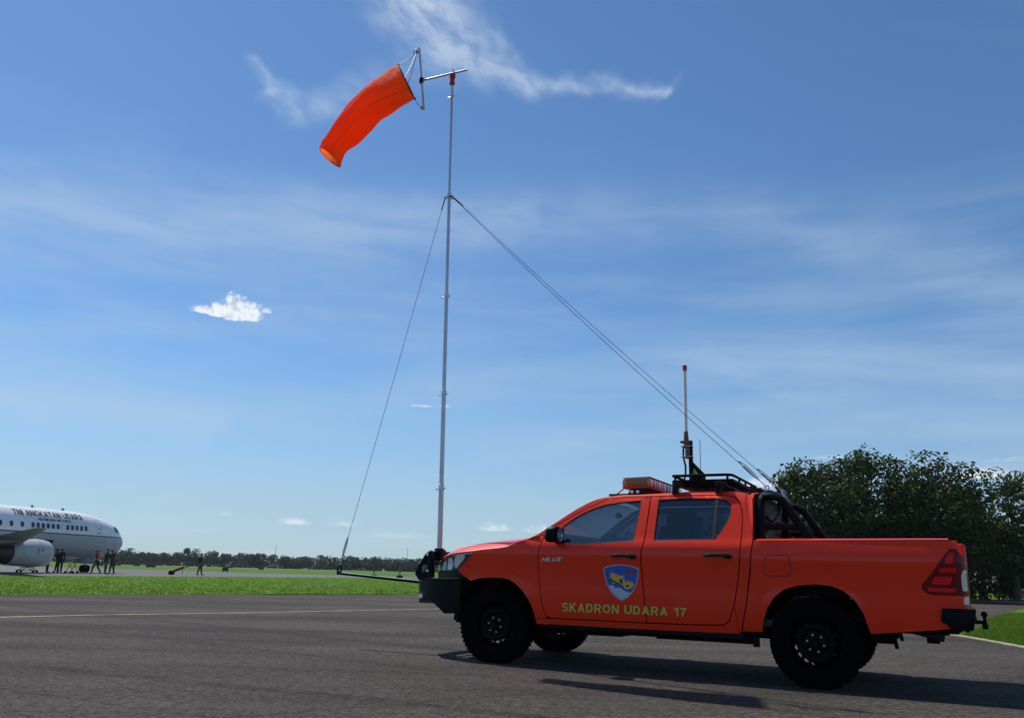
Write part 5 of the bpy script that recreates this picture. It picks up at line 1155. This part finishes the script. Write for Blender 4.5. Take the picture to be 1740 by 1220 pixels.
# wings, with dihedral and sweep
def wing(sd):
    rows = []; n = 16
    for i in range(n + 1):
        t = i / n; y = 1.2 + (14.4 - 1.2) * t; le = 12.9 + (22.6 - 12.9) * t - (1.4 * math.exp(-t * 9)); ch_ = (6.6 - 4.9 * min(1, t / .42) ** .8 * .62) if t < .42 else 3.562 - (3.562 - 1.0) * (t - .42) / .58
        z = 1.85 + 1.08 * t; th = .13 * ch_ * (1 - .35 * t); row = []
        for (u, v) in ((1, 0), (.75, .22), (.5, .42), (.25, .55), (.08, .42), (0, 0), (.08, -.38), (.25, -.5), (.5, -.42), (.75, -.2), (1, 0)): row.append((le + ch_ * u, sd * y, z + th * v))
        rows.append(row)
    w_ = MB(); w_.grid(rows); w_.f.append(tuple(len(w_.v) - 11 + k for k in range(10))); w_.mi.append(0)
    wo = w_.build('wing', m_jgrey, jet, angle=.9)
    for y in (3.2, 6.6, 8.8): MB().tube([(17.2 + y * .28, sd * y, 1.62 + y * .07), (18.2 + y * .30, sd * y, 1.55 + y * .07), (20.2 + y * .30, sd * y, 1.75 + y * .07)], [.05, .17, .05], 8).build('flap_fairing', m_jgrey, wo)
    e = empty('engine', (0, 0, 0)); e.parent = jet; cx, cy, cz = 13.25, sd * 4.83, 1.45
    nb = MB(); prof_ = [(.80, .25), (.84, .05), (.92, -.01), (.99, .10), (1.06, .45), (1.10, 1.1), (1.08, 1.9), (1.00, 2.7), (.92, 3.2), (.87, 3.5), (.78, 3.5)]
    nb.lathe(prof_, (cx, cy, cz), 'X', 40); nb.v = [(x, y, z if z > cz - .85 else cz - .85 + (z - cz + .85) * .45) for x, y, z in nb.v]; nb.build('nacelle', m_nac, e, angle=.9)
    ib = MB(); ib.lathe([(.82, .25), (.80, 1.0), (.3, 1.0), (0, .45)], (cx, cy, cz), 'X', 30); ib.build('fan', m_hot, e)
    xb = MB(); xb.lathe([(.84, 3.5), (.78, 3.8), (.70, 4.4), (.60, 4.8), (.50, 4.8), (.36, 4.75), (.26, 5.2), (.05, 5.6)], (cx, cy, cz + .02), 'X', 30); xb.lathe([(.80, 3.5), (.60, 3.3), (0, 3.3)], (cx, cy, cz), 'X', 24); xb.build('exhaust', m_hot, e)
    MB().prism([(cx + 1.0, cz + 1.0), (cx + 2.0, cz + 1.28), (cx + 5.4, cz + .85), (cx + 5.0, cz + .45), (cx + 2.5, cz + .6)], 'xz', cy - .16, cy + .16).build('pylon', m_jgrey, e)
    MB().box((cx + 1.6, cy + sd * 1.085, cz + .15), (.05, .02, .5)).build('latch_marking', m_jtext, e); MB().box((cx + 1.25, cy + sd * 1.085, cz + .28), (.12, .02, .12)).build('access_marking', m_jtext, e)
    MB().tube([(18.6, sd * 2.6, .5), (18.5, sd * 2.6, 1.9)], .14, 8).build('main_gear_leg', m_jgrey, jet)
    for q in (-.35, .35): MB().lathe([(.2, -.16), (.46, -.18), (.56, -.1), (.56, .1), (.46, .18), (.2, .16), (0, .12)], (18.6, sd * 2.6 + q, .56), 'Y', 24).build('main_wheel', m_rubber, jet)
for sd in (1, -1): wing(sd)
MB().prism([(28.5, 5.0), (31.5, 6.4), (34.0, 11.2), (36.2, 11.2), (35.4, 5.0)], 'xz', -.15, .15).build('tail_fin', m_jet, jet)
for sd in (1, -1): MB().prism([(32.0, sd * .5), (35.2, sd * 6.3), (36.4, sd * 6.3), (35.4, sd * .5)], 'xy', 4.55, 4.7).build('tailplane', m_jgrey, jet)
ng = empty('nose_gear', (0, 0, 0)); ng.parent = jet
b_ = MB(); b_.tube([(4.0, 0, .35), (4.02, 0, 1.5)], .085, 10); b_.tube([(4.0, 0, .7), (4.5, 0, 1.35)], .05, 8); b_.build('strut', m_jframe, ng)
for q in (-.22, .22): MB().lathe([(.1, -.1), (.24, -.11), (.33, -.09), (.345, 0), (.33, .09), (.24, .11), (.1, .1), (0, .08)], (4.0, q, .345), 'Y', 24).build('nose_wheel', m_rubber, ng)
for q in (-.42, .42): MB().prism([(3.4, 1.32), (4.6, 1.28), (4.6, .86), (3.5, .95)], 'xz', q - .015, q + .015).build('gear_door', m_jgrey, ng)
for x in (7.2, 10.4): MB().prism([(x, 5.2), (x + .35, 5.2), (x + .3, 5.42), (x + .18, 5.42)], 'xz', -.03, .03).build('blade_aerial', m_jgrey, jet)

# ------------------------------------------------------------------ people
m_skin = mat('skin', (.20, .11, .07), .6); m_hair = mat('black_hair', (.012, .011, .011), .7); m_cov = mat('dark_green_coverall', (.020, .024, .020), .85, var=.3, vscale=12); m_blackcloth = mat('black_cloth', (.010, .010, .012), .85, var=.3, vscale=12)
m_vest = mat('orange_vest_cloth', (.80, .075, .02), .7, var=.15, vscale=10); m_boot = mat('black_boot', (.010, .010, .010), .6); m_reflect = mat('reflective_tape', (.7, .7, .62), .4); m_greyt = mat('dark_trousers', (.018, .02, .026), .85)
def person(x, y, rz, label, pose, top, legs, vest=False, h=1.72, grp=None):
    root = empty('person', (x, y, 0), rz); tag(root, label, 'person', grp); k = h / 1.72
    st, lf, rf, la, ra, lean, hd = pose          # stride etc; +x is the way the person faces
    P = {'pel': (0, 0, .92), 'bel': (.01 + lean * .1, 0, 1.06), 'che': (.02 + lean * .3, 0, 1.28), 'shc': (.0 + lean * .42, 0, 1.41), 'nec': (.02 + lean * .5, 0, 1.49), 'hea': (.045 + lean * .55 + hd * .03, 0, 1.60 - abs(hd) * .02), 'top': (.035 + lean * .58, 0, 1.685)}
    E_ = [('pel', 'bel'), ('bel', 'che'), ('che', 'shc'), ('shc', 'nec'), ('nec', 'hea'), ('hea', 'top')]
    R_ = {'pel': .150, 'bel': .135, 'che': .155, 'shc': .125, 'nec': .058, 'hea': .098, 'top': .075}
    for s_, f0, ar in (('l', lf, la), ('r', rf, ra)):
        sy = .1 if s_ == 'l' else -.1; fx, lift, kx = f0
        P.update({s_ + 'hip': (0, sy, .86), s_ + 'kne': (kx, sy * 1.05, .49 + lift * .5), s_ + 'ank': (fx, sy * 1.05, .10 + lift), s_ + 'toe': (fx + .17, sy * 1.25, .045 + lift * .6)})
        R_.update({s_ + 'hip': .105, s_ + 'kne': .068, s_ + 'ank': .052, s_ + 'toe': .042})
        E_ += [('pel', s_ + 'hip'), (s_ + 'hip', s_ + 'kne'), (s_ + 'kne', s_ + 'ank'), (s_ + 'ank', s_ + 'toe')]
        (ex, ey, ez), (wx, wy, wz) = ar; sg = 1 if s_ == 'l' else -1
        hx, hy, hz = wx + (wx - ex) * .42, wy + (wy - ey) * .42, wz + (wz - ez) * .42
        P.update({s_ + 'sho': (lean * .4, sg * .185, 1.395), s_ + 'elb': (ex, sg * ey, ez), s_ + 'wri': (wx, sg * wy, wz), s_ + 'han': (hx, sg * hy, hz)})
        R_.update({s_ + 'sho': .068, s_ + 'elb': .048, s_ + 'wri': .036, s_ + 'han': .034})
        E_ += [('shc', s_ + 'sho'), (s_ + 'sho', s_ + 'elb'), (s_ + 'elb', s_ + 'wri'), (s_ + 'wri', s_ + 'han')]
    names = list(P); me = bpy.data.meshes.new('body'); me.from_pydata([tuple(c * k for c in P[n]) for n in names], [(names.index(a), names.index(b)) for a, b in E_], [])
    o = bpy.data.objects.new('body', me); C.objects.link(o); md = o.modifiers.new('skin', 'SKIN'); md.use_smooth_shade = True
    for i, n in enumerate(names): sv = me.skin_vertices[0].data[i]; sv.radius = (1.10 * R_[n] * k * (.82 if n in ('che', 'bel', 'pel') else 1), 1.10 * R_[n] * k * (1.12 if n in ('che', 'pel') else 1)); sv.use_root = (n == 'pel')
    ss_ = o.modifiers.new('sub', 'SUBSURF'); ss_.levels = 2; ss_.render_levels = 2
    dg = bpy.context.evaluated_depsgraph_get(); bm_ = bpy.data.meshes.new_from_object(o.evaluated_get(dg)); bpy.data.objects.remove(o)
    bm_.name = 'body'; bm_.materials.clear()
    for m_ in (m_skin, top, legs, m_boot): bm_.materials.append(m_)
    reg = {'nec': 0, 'hea': 0, 'top': 0, 'lhan': 0, 'rhan': 0, 'lank': 2, 'rank': 2, 'ltoe': 3, 'rtoe': 3, 'lkne': 2, 'rkne': 2, 'lhip': 2, 'rhip': 2, 'pel': 2}
    pv = [(Vector(P[n]) * k, reg.get(n, 1)) for n in names]
    for p_ in bm_.polygons: p_.material_index = min(((p_.center - v).length - (0.02 if False else 0), r_i) for v, r_i in pv)[1]
    bo = link('body', bm_, root)
    hb = MB(); hc = Vector(P['hea']) * k; hb.sphere((hc.x - .012, hc.y, hc.z + .045), (.108 * k, .098 * k, .095 * k), 14, 8); hb.v = [(a, b, max(c, hc.z + .01 - (a - hc.x) * -.55)) for a, b, c in hb.v]; hb.build('hair', m_hair, root)
    nb = MB(); nb.sphere((hc.x + .098 * k, 0, hc.z - .005), (.018, .014, .022), 8, 6); nb.build('nose', m_skin, root)
    for q in (-1, 1): MB().sphere((hc.x - .01, q * .092 * k, hc.z), (.022, .012, .03), 8, 6).build('ear', m_skin, root)
    if vest:
        vb = MB(); rows_ = []
        for z, w_, d_ in ((1.0, .185, .135), (1.12, .180, .135), (1.28, .205, .155), (1.38, .185, .13), (1.43, .11, .09)):
            ox = interp(z, [1.0, 1.43], [lean * .08, lean * .42]); rows_.append([(ox + d_ * math.cos(a), w_ * math.sin(a), z) for a in [2 * math.pi * i / 20 for i in range(21)]])
        vb.grid(rows_); vb.build('safety_vest', m_vest, root)
        tb_ = MB(); rows_ = [[(lean * .1 + .140 * math.cos(a), .190 * math.sin(a), z) for a in [2 * math.pi * i / 20 for i in range(21)]] for z in (.985, 1.02)]; tb_.grid(rows_); tb_.build('vest_tape', m_reflect, root)
    return root
stand = (0, (.0, 0, .01), (.02, 0, .02), ((-.03, .235, 1.13), (.03, .23, .89)), ((-.03, .235, 1.13), (.03, .23, .89)), 0, 0)
walk = (1, (.26, 0, .22), (-.30, .05, -.02), ((-.10, .24, 1.14), (.0, .24, .93)), ((.08, .24, 1.14), (.22, .22, .98)), .10, .5)
reach = (0, (.10, 0, .06), (-.12, 0, -.03), ((.14, .21, 1.20), (.36, .16, 1.28)), ((.12, .22, 1.18), (.33, .14, 1.22)), .16, .6)
push = (1, (.14, 0, .09), (-.14, .0, -.02), ((-.16, .22, 1.16), (-.20, .18, 1.22)), ((-.12, .24, 1.14), (-.02, .2, .95)), 0, .2)
person(-29.13, 60.9, math.radians(-6) + math.pi, 'person in an orange safety vest walking beneath the jet nose', walk, m_blackcloth, m_greyt, True, 1.70)
person(-28.40, 60.7, math.radians(15), 'person in dark coveralls under the jet nose, left one of the close pair', stand, m_cov, m_cov, False, 1.78)
person(-28.02, 60.9, math.radians(170), 'person in dark coveralls at the nose tip, right one of the close pair, arms raised', reach, m_cov, m_cov, False, 1.74)
person(-33.0, 61.6, math.radians(40), 'person in dark clothes standing behind the engine, leftmost of three pairs of legs', stand, m_blackcloth, m_blackcloth, False, 1.72)
person(-32.5, 62.0, math.radians(200), 'person in dark clothes in the middle of the three behind the engine', reach, m_blackcloth, m_blackcloth, False, 1.70)
person(-32.15, 61.7, math.radians(120), 'person in dark clothes nearest the folding stand, right of the engine', stand, m_blackcloth, m_blackcloth, False, 1.74)
person(-24.45, 68.3, math.radians(-4), 'person in dark coveralls walking on the taxiway, pulling a red trolley behind', push, m_cov, m_cov, False, 1.72)

# red fire-extinguisher trolley
m_trred = mat('trolley_red', (.22, .015, .015), .4, var=.2, vscale=8); m_yel = mat('yellow_stand_tube', (.50, .40, .06), .5)
tr = empty('trolley', (-26.0, 68.1, 0)); tag(tr, 'small red two wheeled trolley tilted back behind the man on the taxiway', 'trolley')
MB().tube([(-.42, 0, .32), (.30, 0, .62), (.36, 0, .645)], [.10, .10, .05], 14).build('red_cylinder', m_trred, tr)
b_ = MB()
for s_ in (-.16, .16): b_.tube([(-.55, s_, .17), (.45, s_, .58), (.95, s_, .80), (1.02, s_, .92)], .018, 6)
b_.tube([(.95, -.16, .80), (.95, .16, .80)], .018, 6); b_.box((-.52, 0, .22), (.28, .34, .16), (0, -.4, 0)); b_.tube([(.25, 0, .50), (.28, 0, .08)], .02, 6); b_.build('trolley_frame', m_boxdark, tr)
for s_ in (-.22, .22): MB().lathe([(.0, -.03), (.17, -.03), (.17, .03), (0, .03)], (-.58, s_, .17), 'Y', 16).build('trolley_wheel', m_rubber, tr)
# folding yellow maintenance stands under the jet
def stand_(x, y, rz, label, w, h):
    s_ = empty('maintenance_stand', (x, y, 0), rz); tag(s_, label, 'stand')
    b_ = MB()
    for q in (-.3, .3):
        b_.tube([(-w / 2, q, .12), (w * .3, q, h)], .03, 6); b_.tube([(w / 2, q, .12), (-w * .3, q, h)], .03, 6); b_.tube([(-w / 2, q, .14), (w / 2, q, .14)], .025, 6); b_.tube([(-w * .35, q, h * .6), (w * .35, q, h * .6)], .025, 6)
    b_.tube([(-w * .3, -.3, h), (-w * .3, .3, h)], .025, 6); b_.build('frame', m_yel, s_)
    MB().box((0, 0, h), (w * .7, .62, .04)).build('platform', m_boxdark, s_)
    for px_ in (-w / 2, w / 2):
        for q in (-.3, .3): MB().lathe([(0, -.03), (.09, -.03), (.09, .03), (0, .03)], (px_, q, .09), 'Y', 12).build('castor', m_rubber, s_)
stand_(-34.4, 61.6, .1, 'low yellow tube maintenance stand on castors below the engine', 1.1, .62)
stand_(-31.2, 61.6, -.1, 'tall thin folding maintenance stand right of the people behind the engine', .55, .85)

# ------------------------------------------------------------------ the humid air over the airfield
hz = MB(); hz.box((0, 1975, 6.5), (7200, 5250, 15.0)); m_haze = bpy.data.materials.new('humid_air'); m_haze.use_nodes = True; t = m_haze.node_tree; t.nodes.clear(); g_ = G(t)
pv_ = g_.n('ShaderNodeVolumePrincipled'); pv_.inputs['Color'].default_value = (.80, .88, 1.0, 1); pv_.inputs['Density'].default_value = .00015; pv_.inputs['Anisotropy'].default_value = .2
t.links.new(pv_.outputs[0], g_.n('ShaderNodeOutputMaterial').inputs['Volume'])
kind(hz.build('haze', m_haze, smooth=False), 'stuff')
